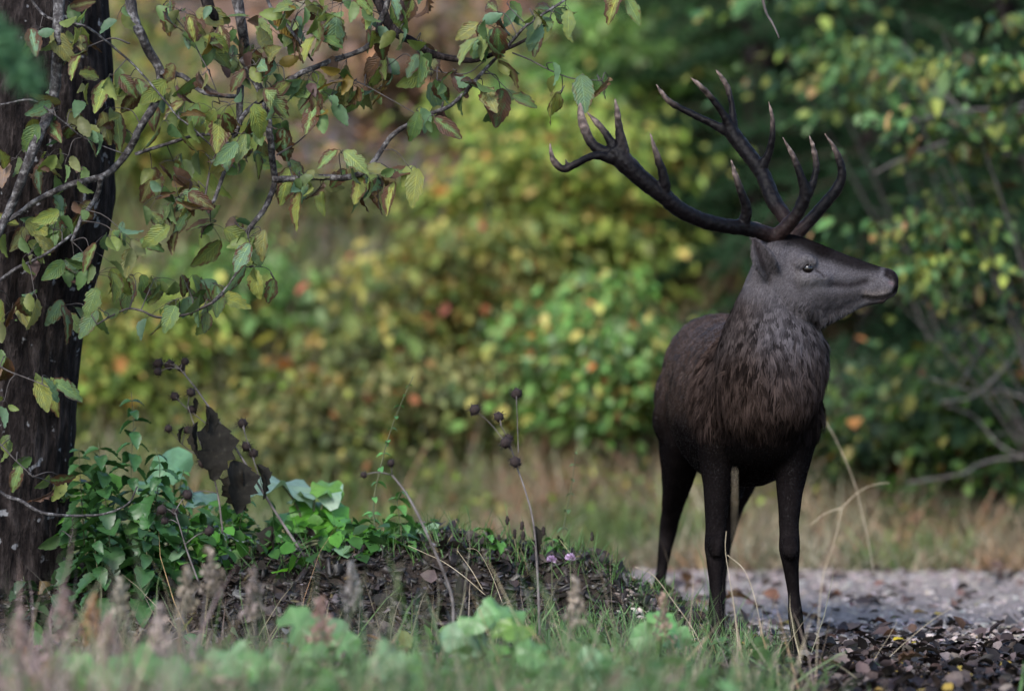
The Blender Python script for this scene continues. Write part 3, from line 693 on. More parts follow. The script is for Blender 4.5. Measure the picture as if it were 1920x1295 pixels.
for i in range(12):
    v, q, uv = leaf_shape(1.0, rr.uniform(.48, .62), rr.uniform(.10, .5), rr.uniform(.0, .7), 1.0, .10, rr, .25 if i % 3 == 0 else 0)
    LV.append(mesh_np('leaf', v, [q], M['leaf'], uv=uv))
LW = []
for i in range(4):
    v, q, uv = leaf_shape(1.0, rr.uniform(.5, .6), rr.uniform(1.1, 1.5), rr.uniform(.6, 1.6), 1.0, .2, rr, .5); LW.append(mesh_np('leaf', v, [q], M['leaf'], uv=uv))
GREEN = [(.13, .20, .075), (.11, .19, .10), (.16, .21, .06), (.20, .23, .065), (.12, .20, .12), (.08, .14, .05), (.14, .19, .075), (.18, .19, .08)]
BROWN = [(.12, .07, .045), (.16, .11, .05), (.18, .13, .03), (.09, .055, .05), (.14, .10, .08)]
def place_leaf(p, d, nrm_roll, size, me, color, parent, pinv):
    d = Vector(d).normalized(); up = Vector((0, -1, .35)); x = d.cross(up)
    if x.length < .05: x = d.cross(Vector((1, 0, 0)))
    x.normalize(); z = x.cross(d); rot = Matrix((x, d, z)).transposed() @ Matrix.Rotation(nrm_roll, 3, 'Y')
    o = bpy.data.objects.new('leaf', me); C.objects.link(o)
    o.parent = parent; o.matrix_parent_inverse = pinv
    o.matrix_basis = Matrix.Translation(p) @ (rot.to_4x4()) @ Matrix.Scale(size, 4)
    o.color = (*color, 1); return o
# leaf clusters: px, py, leaves, spread px
CL = [(30, 305, 3, 20), (92, 300, 4, 24), (128, 300, 2, 15), (22, 590, 4, 22), (65, 560, 3, 22), (122, 580, 3, 18), (180, 525, 5, 26), (168, 478, 4, 24), (225, 455, 4, 24), (250, 462, 2, 15), (100, 440, 6, 32), (40, 440, 6, 30), (55, 485, 4, 25), (140, 500, 3, 22),
 (62, 715, 2, 10), (98, 722, 3, 12), (8, 680, 3, 18), (8, 760, 2, 14), (20, 830, 2, 12), (40, 872, 2, 14), (100, 915, 3, 16), (120, 905, 1, 8), (112, 1014, 1, 3),
 (300, 375, 4, 25), (335, 378, 5, 24), (375, 360, 4, 22), (285, 330, 3, 22), (325, 310, 3, 20), (390, 300, 2, 15), (430, 290, 3, 18), (470, 295, 4, 16), (485, 265, 2, 12), (395, 430, 5, 24), (440, 420, 4, 22), (465, 455, 4, 20), (490, 455, 2, 12), (360, 400, 3, 20), (320, 415, 3, 18), (385, 575, 5, 24), (330, 570, 5, 26), (290, 530, 4, 22), (250, 525, 2, 12), (190, 590, 2, 12), (350, 545, 3, 20), (400, 540, 2, 14), (470, 510, 2, 12), (515, 530, 1, 5),
 (570, 340, 4, 20), (555, 352, 3, 16), (600, 350, 2, 16), (690, 340, 4, 18), (712, 345, 4, 18), (740, 330, 3, 16), (770, 325, 2, 10), (640, 295, 3, 20), (660, 300, 2, 14), (545, 320, 3, 18),
 (330, 155, 3, 22), (300, 180, 3, 20), (240, 160, 4, 24), (210, 150, 2, 14), (155, 160, 2, 12), (155, 105, 2, 14), (130, 60, 3, 18), (155, 60, 2, 14), (225, 30, 3, 22), (110, 70, 2, 12), (75, 60, 3, 20), (140, 20, 3, 20), (60, 230, 1, 10), (110, 215, 4, 22), (150, 220, 3, 18), (210, 210, 3, 20), (190, 260, 3, 18), (240, 255, 2, 14), (130, 245, 2, 14), (150, 330, 2, 14), (100, 380, 3, 20), (170, 400, 3, 22),
 (305, 20, 3, 20), (340, 30, 3, 20), (370, 40, 4, 22), (400, 80, 4, 22), (350, 85, 3, 20), (430, 60, 3, 20), (480, 50, 4, 24), (470, 95, 4, 20), (500, 100, 4, 22), (530, 60, 3, 20), (545, 20, 4, 22), (570, 15, 3, 20), (600, 20, 4, 22), (640, 15, 4, 24), (625, 5, 3, 20), (690, 40, 3, 20), (705, 60, 3, 16), (680, 20, 3, 20), (560, 60, 3, 18), (590, 75, 3, 20), (650, 120, 3, 20), (435, 115, 4, 22), (480, 130, 3, 22), (520, 130, 3, 20), (545, 160, 3, 18), (580, 150, 4, 22), (595, 165, 3, 18), (640, 165, 3, 16), (660, 165, 4, 22), (690, 165, 3, 20), (730, 130, 2, 14), (720, 105, 3, 16), (750, 60, 2, 14), (785, 85, 2, 14), (800, 100, 2, 14), (790, 5, 3, 16), (740, 5, 3, 16), (500, 215, 3, 18), (430, 205, 4, 22), (400, 215, 3, 18), (345, 220, 3, 18), (310, 235, 3, 18), (480, 235, 3, 16), (455, 260, 4, 18), (530, 230, 3, 18), (380, 150, 2, 14), (600, 210, 2, 14), (620, 190, 3, 16), (500, 160, 3, 18),
 (905, 55, 4, 20), (890, 85, 2, 12), (925, 60, 2, 12), (930, 30, 2, 12), (1000, 40, 3, 16), (1040, 30, 3, 18), (1010, 60, 2, 12), (950, 15, 2, 12), (1060, 20, 2, 10), (810, 150, 2, 12), (820, 160, 2, 12), (850, 140, 2, 12), (885, 165, 2, 12), (905, 180, 3, 12), (940, 185, 3, 14), (960, 185, 1, 8), (940, 120, 2, 12), (810, 225, 2, 10), (830, 215, 2, 10), (780, 215, 2, 8),
 (1036, 125, 1, 3), (1090, 148, 1, 3), (1120, 152, 1, 3), (1140, 152, 1, 3), (1046, 182, 1, 3), (1052, 182, 1, 3), (1040, 150, 1, 3), (1165, -8, 2, 8), (1175, 5, 1, 5)]
lr = random.Random(11); TODO = []
for px, py, n, sp in CL:
    tw = Geo(); n = n + (2 if n > 3 else 1 if n > 1 else 0)
    d0 = lr.uniform(-.16, .16); c = np.array(P(px, py - 8, d0))
    i = np.argmin(np.linalg.norm((SAMP[:, :3] - c) * np.array([1, .35, 1]), axis=1)); b = SAMP[i, :3]
    if np.linalg.norm(b - c) > .012:
        m_ = (b + c) / 2 + np.array([lr.uniform(-.02, .02), 0, lr.uniform(.0, .04)]); tw.tube([b, m_, c], [.0026, .002, .0013], 5, 8)
    for j in range(n):
        p = c + np.array([lr.gauss(0, sp / 500 * .7), lr.gauss(0, .05), lr.gauss(0, sp / 500 * .6)]) if n > 1 else c
        dx = lr.gauss(0, .55); d = np.array([dx, lr.gauss(-.1, .45), -abs(lr.gauss(.85, .35)) if lr.random() < .85 else lr.uniform(-.3, .3)])
        size = min(.16, max(.045, .105 * math.exp(lr.gauss(0, .28)))) * (1.0 if px > 280 or py < 380 else 1.05)
        st = p - d / np.linalg.norm(d) * .012
        if n > 1: tw.tube([c, (c + p) / 2 + np.array([0, 0, .008]), p], [.0013, .001, .0009], 4, 4)
        br = lr.random() < .13 or (px in (335, 470, 375) and lr.random() < .5)
        me = lr.choice(LW) if (br and lr.random() < .7) or lr.random() < .06 else lr.choice(LV)
        colr = lr.choice(BROWN) if br else lr.choice(GREEN); f = lr.uniform(.55, 1.0); colr = tuple(x * f for x in colr)
        TODO.append((size, p, d, lr.gauss(0, .7), me, colr))
    if tw.n: ut(tw.obj('twig', M['twig']))
TODO.sort(key=lambda t: -t[0])
for size, p, d, ro, me, colr in TODO[:300]: place_leaf(p, d, ro, size, me, colr, tree, TP)
rest = TODO[300:]; ex = Geo()
lv_, lq_, _u = leaf_shape(1.0, .6, .5, .5, 1.0, .1, rr)
dd = np.array([t[2] for t in rest]); V, F, cc = scatter(lv_, [lq_], np.array([t[1] for t in rest]), frames(dd, rng.normal(1.6, .8, len(rest))), np.array([t[0] for t in rest]), np.array([t[5] for t in rest]))
ut(tag(mobj('small_leaves', mesh_np('small_leaves', V, F, M['foliage'], cc)), kind='stuff'))
print('leaves', len(TODO))

# ------------------------------------------------------------------ behind the track: bank, hillside, shrubs, spruces
LEAF6 = np.array([(0, 0, 0), (-.30, .32, .07), (-.24, .7, .03), (0, 1.0, -.10), (.24, .7, .03), (.30, .32, .07), (0, .45, -.02)])
LEAF6F = [np.array([(0, 6, 1), (1, 6, 2), (2, 6, 3), (3, 6, 4), (4, 6, 5), (5, 6, 0)])]
def pick(pal, n):
    c = np.array([p[1:] for p in pal]); w = np.array([p[0] for p in pal], float); k = rng.choice(len(pal), n, p=w / w.sum())
    return c[k] * rng.uniform(.65, 1.3, (n, 1)) * rng.uniform(.92, 1.08, (n, 3))
YG = [(6, .19, .26, .05), (4, .27, .31, .07), (2, .40, .36, .09), (.7, .46, .33, .10), (.3, .42, .17, .05), (3, .10, .16, .045)]
GR = [(6, .11, .21, .05), (4, .15, .26, .07), (2, .22, .29, .14), (2, .05, .10, .03), (1, .33, .31, .08)]
YO = [(6, .17, .19, .05), (3.5, .32, .27, .07), (1, .38, .25, .08), (.35, .36, .13, .05), (4, .11, .15, .045), (.2, .30, .08, .05)]
OL = [(5, .13, .15, .05), (4, .17, .17, .06), (2, .24, .21, .07), (2, .07, .085, .035), (.6, .28, .12, .05)]
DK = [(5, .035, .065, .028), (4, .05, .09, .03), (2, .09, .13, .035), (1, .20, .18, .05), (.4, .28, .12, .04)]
RT = [(5, .07, .145, .05), (4, .10, .175, .07), (4, .19, .23, .055), (1, .22, .21, .06), (.25, .28, .17, .08), (3, .03, .065, .03)]
def shrub(name, label, px, py0, py1, w, y, pal, n, size, nst=8, group=None, nparts=0, depth=.6, clumps=34, basepx=None, flat=.55):
    s = 10000 / (20 + y); X = P(px, 400, y).x; gz = height(X, y)
    ztop, zbot = P(px, py0, y).z, max(P(px, py1, y).z, gz + .05); cz, rz, rx = (ztop + zbot) / 2, (ztop - zbot) / 2, w / s / 2
    root = empty(name, (X, y, gz), label, 'shrub', group); pin = Matrix.Translation((-X, -y, -gz))
    def up(o): o.parent = root; o.matrix_parent_inverse = pin; return o
    tips = []
    for i in range(nst):
        a = rng.uniform(-1, 1); e = np.array((X + a * rx * .9, y + rng.uniform(-1, 1) * depth * .8, cz + rz * rng.uniform(-.5, .95) * math.sqrt(max(.1, 1 - a * a))))
        b = np.array((X + a * rx * .18 + (0 if basepx is None else P(basepx, 400, y).x - X), y + rng.uniform(-.1, .1), gz - .03)); m1 = b * .45 + e * .55 + np.array((-a * rx * .15, 0, .12 * rz))
        q = crom(np.array([(*b, .010), (*m1, .006), (*e, .002)]), 14); V, F = tube_np(q[:, :3], q[:, 3], 6); up(mobj('stem', mesh_np('stem', V, F, M['twig']))); tips.append(q[4:, :3])
    tips = np.vstack(tips)
    # sprays: clumps of leaves on the outer stems
    cc = []
    for k in range(clumps):
        t = tips[rng.integers(len(tips))]; v = rng.normal(0, 1, 3); v /= np.linalg.norm(v); rad = rng.uniform(.35, 1.0)
        c0 = np.array((X, y, cz)) + v * np.array((rx, depth, rz)) * rad; cc.append(c0 * .75 + t * .25 if rng.random() < .6 else c0)
    cc = np.array(cc); ci = rng.integers(0, len(cc), n); ext = rng.uniform(.05, .22, (len(cc), 1)) * np.array([[1.25, 1.0, flat]])
    pos = cc[ci] + rng.normal(0, 1, (n, 3)) * ext[ci]; pos[:, 2] -= .25 * np.abs(pos[:, 0] - cc[ci, 0])
    pos[:, 2] = np.maximum(pos[:, 2], gz + .04)
    d = (pos - cc[ci]); d /= np.linalg.norm(d, axis=1)[:, None] + 1e-6; d[:, 2] = -np.abs(rng.normal(.75, .5, n)); d[:, 1] -= .35; d += rng.normal(0, .35, d.shape)
    tone = rng.uniform(.45, 1.5, len(cc))[ci][:, None]
    sz = size * np.exp(rng.normal(0, .32, n)); col = pick(pal, n) * tone; rot = frames(d, rng.normal(0, .7, n))
    if nparts:
        o_ = np.argsort(-sz)[:nparts]; keep = np.ones(n, bool); keep[o_] = False
        for j in o_:
            o = bpy.data.objects.new('leaf', LV[int(rng.integers(len(LV)))]); C.objects.link(o); o.parent = root; o.matrix_parent_inverse = pin
            o.matrix_basis = Matrix.Translation(pos[j]) @ Matrix(rot[j].tolist()).to_4x4() @ Matrix.Scale(sz[j] * 1.05, 4); o.color = (*col[j], 1)
        pos, rot, sz, col = pos[keep], rot[keep], sz[keep], col[keep]
    V, F, c = scatter(LEAF6, LEAF6F, pos, rot, sz, col)
    up(tag(mobj('foliage', mesh_np('foliage', V, F, M['foliage'], c)), kind='stuff')); return root, pin
shrub('shrub', 'tall yellow-green bush left of the antlers, flecked with yellow leaves', 1040, 120, 720, 480, 8.6, YG, 8500, .062, 10, clumps=75, flat=.32)
shrub('shrub', 'fresh green bush behind the left antler crown', 1180, -60, 420, 520, 9.8, GR, 7500, .062, 9, clumps=70, flat=.32)
shrub('shrub', 'yellow autumn bush in the middle, above the dead seed heads', 880, 330, 690, 330, 7.7, YO, 3200, .066, 8, clumps=34, flat=.3)
shrub('shrub', 'low olive bush with orange leaves, below the yellow autumn bush', 800, 600, 930, 420, 6.9, OL, 3800, .055, 8, clumps=32)
shrub('shrub', 'green bush with orange leaves just left of the stag body', 1140, 480, 860, 330, 6.7, GR + [(.7, .38, .17, .05), (1.5, .32, .27, .08)], 4300, .06, 8, clumps=34)
shrub('shrub', 'sparse yellow-green bush seen through the left leaves', 300, 120, 470, 420, 9.0, YG, 3000, .058, 8, clumps=26)
shrub('shrub', 'sparse olive bush below the arched branch', 640, 300, 450, 260, 9.2, OL, 900, .056, 7, clumps=18)
shrub('shrub', 'yellowing bush between the tree trunk and the dead burdock', 230, 480, 900, 330, 7.2, YG, 3600, .056, 8, clumps=30)
shrub('shrub', 'small green bush above the dead burdock heads', 430, 470, 690, 240, 8.1, GR, 1500, .07, 7, clumps=18)
shrub('shrub', 'low olive-yellow bush right of the dead burdock', 570, 730, 940, 330, 6.6, OL, 3200, .055, 8, clumps=28)
shrub('shrub', 'small yellow bush beside the low branch, above the earth ridge', 690, 560, 720, 170, 7.3, YO, 700, .085, 6, clumps=12)
shrub('shrub', 'leafy green bush filling the upper right corner', 1850, -120, 330, 440, 4.6, RT, 1000, .064, 6, nparts=150, clumps=18, basepx=2080, flat=.20)
shrub('shrub', 'green and yellow bush right of the stag muzzle', 1770, 310, 660, 480, 5.0, RT, 850, .062, 6, nparts=150, clumps=15, basepx=2080, flat=.20)
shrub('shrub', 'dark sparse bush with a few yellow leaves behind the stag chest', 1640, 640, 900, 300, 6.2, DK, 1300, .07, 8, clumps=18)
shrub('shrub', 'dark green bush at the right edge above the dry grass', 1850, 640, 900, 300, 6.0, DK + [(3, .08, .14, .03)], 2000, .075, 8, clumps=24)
shrub('shrub', 'pale green sprays hanging in front of the dark spruces', 1560, -60, 160, 330, 6.5, RT, 700, .06, 4, clumps=14, basepx=1900, flat=.2)
shrub('shrub', 'pinkish brown withered bush high on the slope', 760, -40, 260, 300, 10.5, [(5, .24, .16, .12), (3, .30, .17, .09), (2, .16, .15, .06)], 1500, .07, 7, clumps=22)

# spruces: trunk and drooping boughs of needles
NEED = np.array([(-.10, 0, 0), (.10, 0, 0), (0.0, 1, 0)]); NEEDF = [np.array([(0, 1, 2)])]
def bough_mesh(n, col, seed):
    r = np.random.default_rng(seed); gm = Geo()
    main = crom(np.array([(0, 0, 0), (0, .35, .02), (0, .7, -.05), (0, 1, -.20)]), 12); gm.tube(main, np.linspace(.012, .003, 12), 5, col=(.05, .035, .028))
    pos, dr = [], []
    for i in range(26):
        t = .12 + .86 * i / 26; b = main[min(11, int(t * 11))]; s = 1 if i % 2 else -1; ln = .36 * (1 - t * .75); e = b + np.array((s * ln, ln * .75, -.05 - .12 * ln))
        gm.tube([b, e], [.003, .001], 4, col=(.05, .035, .028))
        for u in r.random(n): pos.append(b + (e - b) * u); dr.append((e - b) / np.linalg.norm(e - b) * .5 + r.normal(0, .6, 3) + np.array((0, 0, -.1)))
    pos, dr = np.array(pos), np.array(dr)
    V, F, c = scatter(NEED, NEEDF, pos, frames(dr, r.uniform(0, 6, len(pos))), np.column_stack([r.uniform(.04, .07, len(pos))] * 3), np.array(col) * r.uniform(.5, 1.5, (len(pos), 1)))
    gm.add(V, F, c); return gm.mesh('bough', M['needles'])
BM = [bough_mesh(46, (.017, .042, .017), i) for i in range(3)]; BM2 = [bough_mesh(46, (.045, .095, .032), 9 + i) for i in range(2)]
def spruce(label, px, y, h, spread, z0, meshes, nb=60, seed=1):
    X = P(px, 400, y).x; gz = height(X, y); root = empty('spruce_tree', (X, y, gz), label, 'tree', 'spruces at the forest edge'); r = random.Random(seed)
    gm = Geo(); gm.tube([(0, 0, -.1), (0, 0, h * .5), (0, 0, h)], [.10, .07, .01], 10, 14); gm.obj('trunk', M['bark'], root)
    for i in range(nb):
        t = (i + r.random()) / nb; z = z0 + (h - z0) * t ** 1.25; o = mobj('bough', meshes[i % len(meshes)], root); a = i * 2.4 + r.uniform(-.3, .3)
        o.location = (0, 0, z); o.rotation_euler = (r.uniform(-.28, .02), 0, a); sc = spread * (1 - t * .8) * r.uniform(.8, 1.15); o.scale = (sc, sc, sc)
    return root
spruce('dark spruce directly behind the right antler', 1420, 9.4, 7.0, 1.5, .25, BM, 84, 1)
spruce('dark spruce behind the stag muzzle', 1640, 8.2, 7.0, 1.45, .2, BM, 84, 2)
spruce('dark spruce at the right edge of the picture', 1880, 8.6, 7.5, 1.5, .2, BM, 84, 3)
spruce('small spruce between the green bush and the antlers', 1300, 11.4, 6.0, 1.3, .2, BM2, 70, 4)
spruce('spruce deep in the dark gap behind the stag head', 1540, 11.5, 8.0, 1.7, .2, BM, 80, 5)

# bare branches at the right edge
bare = empty('bare_shrub', (P(2010, 400, 5.2).x, 5.2, height(P(2010, 400, 5.2).x, 5.2)), 'grey leafless branches arching in from the right edge', 'shrub')
BPI = Matrix.Translation(-bare.location)
M['grey_twig'] = mat('grey_twig', lambda N, L: princ(N, L, ramp(N, L, noise(N, L, 25, 4), [(0.3, (.07, .06, .058)), (0.7, (.19, .165, .16))]), 0.8, 0.2))
hub = P(2010, 700, 5.2)
for pts, r0 in [([(1985, 590), (1920, 643), (1897, 674), (1828, 740), (1765, 754)], .011), ([(1852, 640), (1828, 671), (1800, 723)], .008), ([(1990, 770), (1920, 747), (1880, 730), (1845, 737), (1745, 710)], .009), ([(1980, 880), (1880, 838), (1828, 782), (1776, 761)], .008), ([(2000, 850), (1920, 857), (1867, 861), (1829, 873), (1802, 888), (1700, 905)], .010),
                ([(1990, 810), (1920, 823), (1897, 812), (1862, 815)], .006), ([(2010, 150), (1880, 215), (1828, 250), (1758, 271), (1682, 302), (1640, 325)], .011), ([(2000, 210), (1845, 205), (1776, 212), (1696, 229), (1640, 228)], .009), ([(1793, 195), (1741, 139), (1689, 80)], .005), ([(1830, 215), (1780, 190), (1730, 150), (1700, 115)], .005), ([(1738, 226), (1739, 288), (1748, 340)], .007), ([(1990, 330), (1900, 290), (1860, 300), (1790, 275)], .006), ([(1990, 480), (1915, 550), (1880, 515), (1850, 480)], .007),
                ([(2010, 690), (1990, 590), (1960, 400), (1990, 330), (2000, 210), (2010, 150)], .02), ([(2012, 1040), (2010, 880), (2006, 700), (2010, 690)], .03)]:
    q = crom(np.array([(*P(x, y_, 5.0 + .12 * math.sin(i)), r0 * (1 - .6 * i / len(pts))) for i, (x, y_) in enumerate(pts)]), 20)
    V, F = tube_np(q[:, :3], q[:, 3] * .6, 6); o = mobj('branch', mesh_np('branch', V, F, M['grey_twig'] if r0 != .007 else M['twig']), bare); o.matrix_parent_inverse = BPI

# grasses of the far bank, herbs and litter of the hillside
BLADE = np.array([(-.5, 0, 0), (.5, 0, 0), (-.42, .45, .03), (.42, .45, .03), (-.25, .8, .13), (.25, .8, .13), (0, 1, .26)]); BLADEF = [np.array([(0, 1, 3, 2), (2, 3, 5, 4)]), np.array([(4, 5, 6)])]
def grass(name, xy, hgt, wid, pal, lean=.35, parent=None):
    n = len(xy); z = np.array([height(x, y) for x, y in xy]) - .005
    d = np.column_stack([rng.normal(0, lean, n), rng.normal(0, lean, n), np.ones(n)]); hh = hgt * rng.uniform(.5, 1.3, n) * np.where(rng.random(n) < .1, 1.6, 1)
    V, F, c = scatter(BLADE, BLADEF, np.column_stack([xy, z]), frames(d, rng.uniform(0, 6.3, n)), np.column_stack([wid * rng.uniform(.6, 1.4, n), hh, hh]), pal if isinstance(pal, np.ndarray) else pick(pal, n))
    return tag(mobj(name, mesh_np(name, V, F, M['grass'], c), parent), kind='stuff')
n = 34000; xy = np.column_stack([rng.uniform(-3.2, 3.4, n), 4.4 + 4.4 * rng.random(n)])
nz = np.array([fbm(x, y, .9, 3, 4.0) for x, y in xy]); nz2 = np.array([fbm(x, y, 2.0, 2, 14.0) for x, y in xy])
st = pick([(5, .29, .25, .17), (3, .31, .24, .16), (3, .22, .21, .12), (1, .32, .20, .13)], n); gn = pick([(5, .13, .18, .06), (3, .18, .21, .07), (2, .09, .14, .05)], n); og = pick([(3, .31, .20, .12), (2, .26, .19, .12), (1, .33, .17, .09)], n)
pc = np.where((nz2 > .12)[:, None], og, st); pc = np.where((nz > .34)[:, None], gn, pc); lf = (xy[:, 0] < -.2) & (rng.random(n) < .65); pc[lf] = gn[lf]; pc = pc * rng.uniform(.6, 1.25, (n, 1))
tag(grass('bank_grass', xy, .17 + .30 * np.clip((xy[:, 1] - 5.2) / 2.5, 0, 1), .010, pc, .6), 'dry straw and orange grass along the far side of the track', 'grass')
n = 60000; xy = np.column_stack([rng.uniform(-3.6, 3.9, n), rng.uniform(5.4, 14, n)]); nz = np.array([fbm(x, y, .8, 3, 22.0) for x, y in xy]); k = nz > rng.uniform(-.15, .30, n) - .25 * (xy[:, 1] < 7.6) + .5 * np.exp(-((xy[:, 0] + .95) / .55) ** 4) * (xy[:, 1] > 7.6)
xy = xy[k]; n = len(xy); z = np.array([height(x, y) for x, y in xy]) + rng.random(n) ** 2 * np.where(xy[:, 1] < 7.6, .25 + 1.1 * np.clip(nz[k], 0, .5), .45)
V, F, c = scatter(LEAF6, LEAF6F, np.column_stack([xy, z]), frames(np.column_stack([rng.normal(0, 1, n), rng.normal(-.5, .8, n), -np.abs(rng.normal(.6, .5, n))]), rng.normal(0, .6, n)), rng.uniform(.03, .075, n), np.where((xy[:, 0] > 1.3)[:, None], pick(DK, n), pick(OL + YG, n)))  # right-hand herbs take dark greens, the spruces' shade put into their colour
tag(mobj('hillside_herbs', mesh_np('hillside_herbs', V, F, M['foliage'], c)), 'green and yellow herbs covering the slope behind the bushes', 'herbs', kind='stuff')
n = 16000; xy = np.column_stack([rng.uniform(-3.8, 4, n), rng.uniform(6.2, 14, n)]); z = np.array([height(x, y) for x, y in xy]) + rng.random(n) * .03
V, F, c = scatter(LEAF6, LEAF6F, np.column_stack([xy, z]), frames(np.column_stack([rng.normal(0, 1, n), rng.normal(0, 1, n), rng.normal(.2, .4, n)]), rng.normal(0, .5, n)), rng.uniform(.06, .11, n), pick([(5, .26, .16, .11), (3, .30, .17, .08), (2, .19, .13, .10), (2, .34, .14, .06), (1, .14, .10, .08)], n))
tag(mobj('hillside_litter', mesh_np('hillside_litter', V, F, M['litter'], c)), 'pinkish brown fallen leaves on the slope', 'leaf litter', kind='stuff')

# ------------------------------------------------------------------ earth ridge debris, litter, track stones
CHIP = np.array([(-.5, -.5, -.12), (.5, -.42, -.12), (.42, .5, -.12), (-.38, .45, -.12), (-.45, -.4, .14), (.42, -.36, .16), (.36, .4, .12), (-.3, .42, .18)])
CHIPF = [np.array([(0, 3, 2, 1), (4, 5, 6, 7), (0, 1, 5, 4), (1, 2, 6, 5), (2, 3, 7, 6), (3, 0, 4, 7)])]
def lay(name, xy, tv, tf, scl, pal, tilt, m, lift=0.0, smooth=False):
    n = len(xy); z = np.array([height(x, y) for x, y in xy]) + lift
    d = np.column_stack([rng.normal(0, 1, n), rng.normal(0, 1, n), rng.normal(0, tilt, n)])
    V, F, c = scatter(tv, tf, np.column_stack([xy, z]), frames(d, rng.normal(0, tilt, n)), scl, pick(pal, n))
    return tag(mobj(name, mesh_np(name, V, F, m, c, smooth=smooth)), kind='stuff')
def pts(n, x0, x1, y0, y1): return np.column_stack([rng.uniform(x0, x1, n), rng.uniform(y0, y1, n)])
def m_debris(N, L):
    c = attr(N); n1 = noise(N, L, 70, 4); v = ramp(N, L, n1, [(0.3, (.5,) * 3), (0.7, (1.35,) * 3)])
    return princ(N, L, mixc(N, L, 1.0, c, v, 'MULTIPLY'), 0.45, 0.28, bump(N, L, n1, .5, .006))
M['debris'] = mat('debris', m_debris)
M['stone'] = mat('stone', lambda N, L: princ(N, L, mixc(N, L, 1.0, attr(N), ramp(N, L, noise(N, L, 50, 4), [(0.3, (.6,) * 3), (0.7, (1.3,) * 3)]), 'MULTIPLY'), 0.75, 0.25))
n = 14000; s = np.column_stack([rng.uniform(.012, .05, n), rng.uniform(.015, .10, n), rng.uniform(.01, .04, n)]) * (.3 + 1.2 * rng.random((n, 1)) ** 4)
tag(lay('bark_debris', pts(n, -2.0, .95, -.55, 1.15), CHIP, CHIPF, s, [(7, .013, .010, .009), (4, .026, .020, .017), (2, .05, .04, .034), (.5, .10, .09, .09), (.5, .06, .045, .02)], .6, M['debris'], .004), 'dark bark chips and rotten leaves heaped on the earth ridge', 'debris')
n = 11000; xy = np.vstack([pts(9400, .7, 2.3, -2.8, .12), np.column_stack([rng.uniform(.9, 2.6, 1600), .05 + 1.3 * rng.random(1600) ** 2.2])]); s = .014 + .065 * rng.random(n) ** 2.5
tag(lay('leaf_litter', xy, LEAF6 * np.array([1.3, 1, 2.2]), LEAF6F, s, [(5, .012, .009, .009), (4, .03, .022, .020), (3, .065, .048, .043), (2, .12, .092, .083), (.3, .20, .14, .03)], .45, M['litter'], .012, True), 'wet dark fallen leaves at the near edge of the track', 'leaf litter')
n = 2200; xy = pts(n, -2.1, .9, -1.4, 1.2); s = rng.uniform(.03, .08, n)
tag(lay('ridge_litter', xy, LEAF6 * np.array([1.3, 1, 2.2]), LEAF6F, s, [(6, .016, .012, .011), (4, .034, .026, .022), (2, .07, .055, .048), (.5, .14, .13, .14)], .6, M['litter'], .02, True), 'brown dead leaves strewn over the earth ridge', 'leaf litter')
u = (1 + 5 ** .5) / 2; ICO = np.array([(-1, u, 0), (1, u, 0), (-1, -u, 0), (1, -u, 0), (0, -1, u), (0, 1, u), (0, -1, -u), (0, 1, -u), (u, 0, -1), (u, 0, 1), (-u, 0, -1), (-u, 0, 1)]) / 3.8
ICOF = [np.array([(0, 11, 5), (0, 5, 1), (0, 1, 7), (0, 7, 10), (0, 10, 11), (1, 5, 9), (5, 11, 4), (11, 10, 2), (10, 7, 6), (7, 1, 8), (3, 9, 4), (3, 4, 2), (3, 2, 6), (3, 6, 8), (3, 8, 9), (4, 9, 5), (2, 4, 11), (6, 2, 10), (8, 6, 7), (9, 8, 1)])]
n = 12000; xy = np.column_stack([rng.uniform(.4, 2.9, n), .1 + 4.4 * rng.random(n)]); s = np.column_stack([rng.uniform(.02, .05, n), rng.uniform(.02, .05, n), rng.uniform(.008, .025, n)]) * (.25 + 1.0 * rng.random((n, 1)) ** 3)
tag(lay('track_gravel', xy, ICO, ICOF, s, [(5, .25, .21, .19), (4, .19, .158, .143), (2, .32, .27, .25), (1, .11, .09, .083)], .3, M['stone'], .010, True), 'loose grey stones on the gravel track', 'gravel')
n = 260; xy = np.column_stack([rng.uniform(.5, 2.9, n), .5 + 4 * rng.random(n)]); s = rng.uniform(.04, .085, n)
tag(lay('track_litter', xy, LEAF6 * np.array([1.3, 1, 2]), LEAF6F, s, [(4, .10, .06, .05), (3, .06, .045, .042), (1, .16, .08, .05)], .4, M['litter'], .03, True), 'scattered brown leaves on the gravel track', 'leaf litter')

# single fallen leaves
FL = [('yellow fallen leaf on dark litter, left of a pair by the track', 1688, 1216, .07, (.42, .33, .03)), ('yellow fallen leaf on dark litter, right of a pair by the track', 1722, 1221, .07, (.36, .30, .04)), ('yellow leaf lying on grey gravel above the yellow pair', 1764, 1166, .06, (.36, .26, .04)), ('brown and yellow leaf on gravel above the long straw', 1728, 1164, .08, (.17, .10, .03)),
      ('small green leaf on gravel, left of the brown and yellow leaf', 1680, 1174, .06, (.12, .24, .05)), ('reddish leaf on gravel nearest the stag hoof', 1538, 1150, .08, (.16, .06, .04)), ('dark red leaf on gravel, right of the reddish one', 1608, 1150, .07, (.11, .045, .05)), ('red-brown leaf near the far edge of the gravel', 1655, 1110, .08, (.17, .06, .045)),
      ('pale curled dry leaf at the bottom right', 1712, 1262, .13, (.24, .20, .18)), ('greyish dry leaf lying in front of the dark litter', 1560, 1268, .11, (.20, .165, .15)), ('big orange-brown dry leaf against the front hooves', 1385, 1165, .15, (.26, .13, .065)), ('brown curled leaf at the right foot of the ridge', 1305, 1125, .12, (.10, .06, .03))]
def ground_y(px, py):
    y = -3.0
    for i in range(400):
        q = P(px, py, y)
        if q.z <= height(q.x, y): return y
        y += .02
    return y
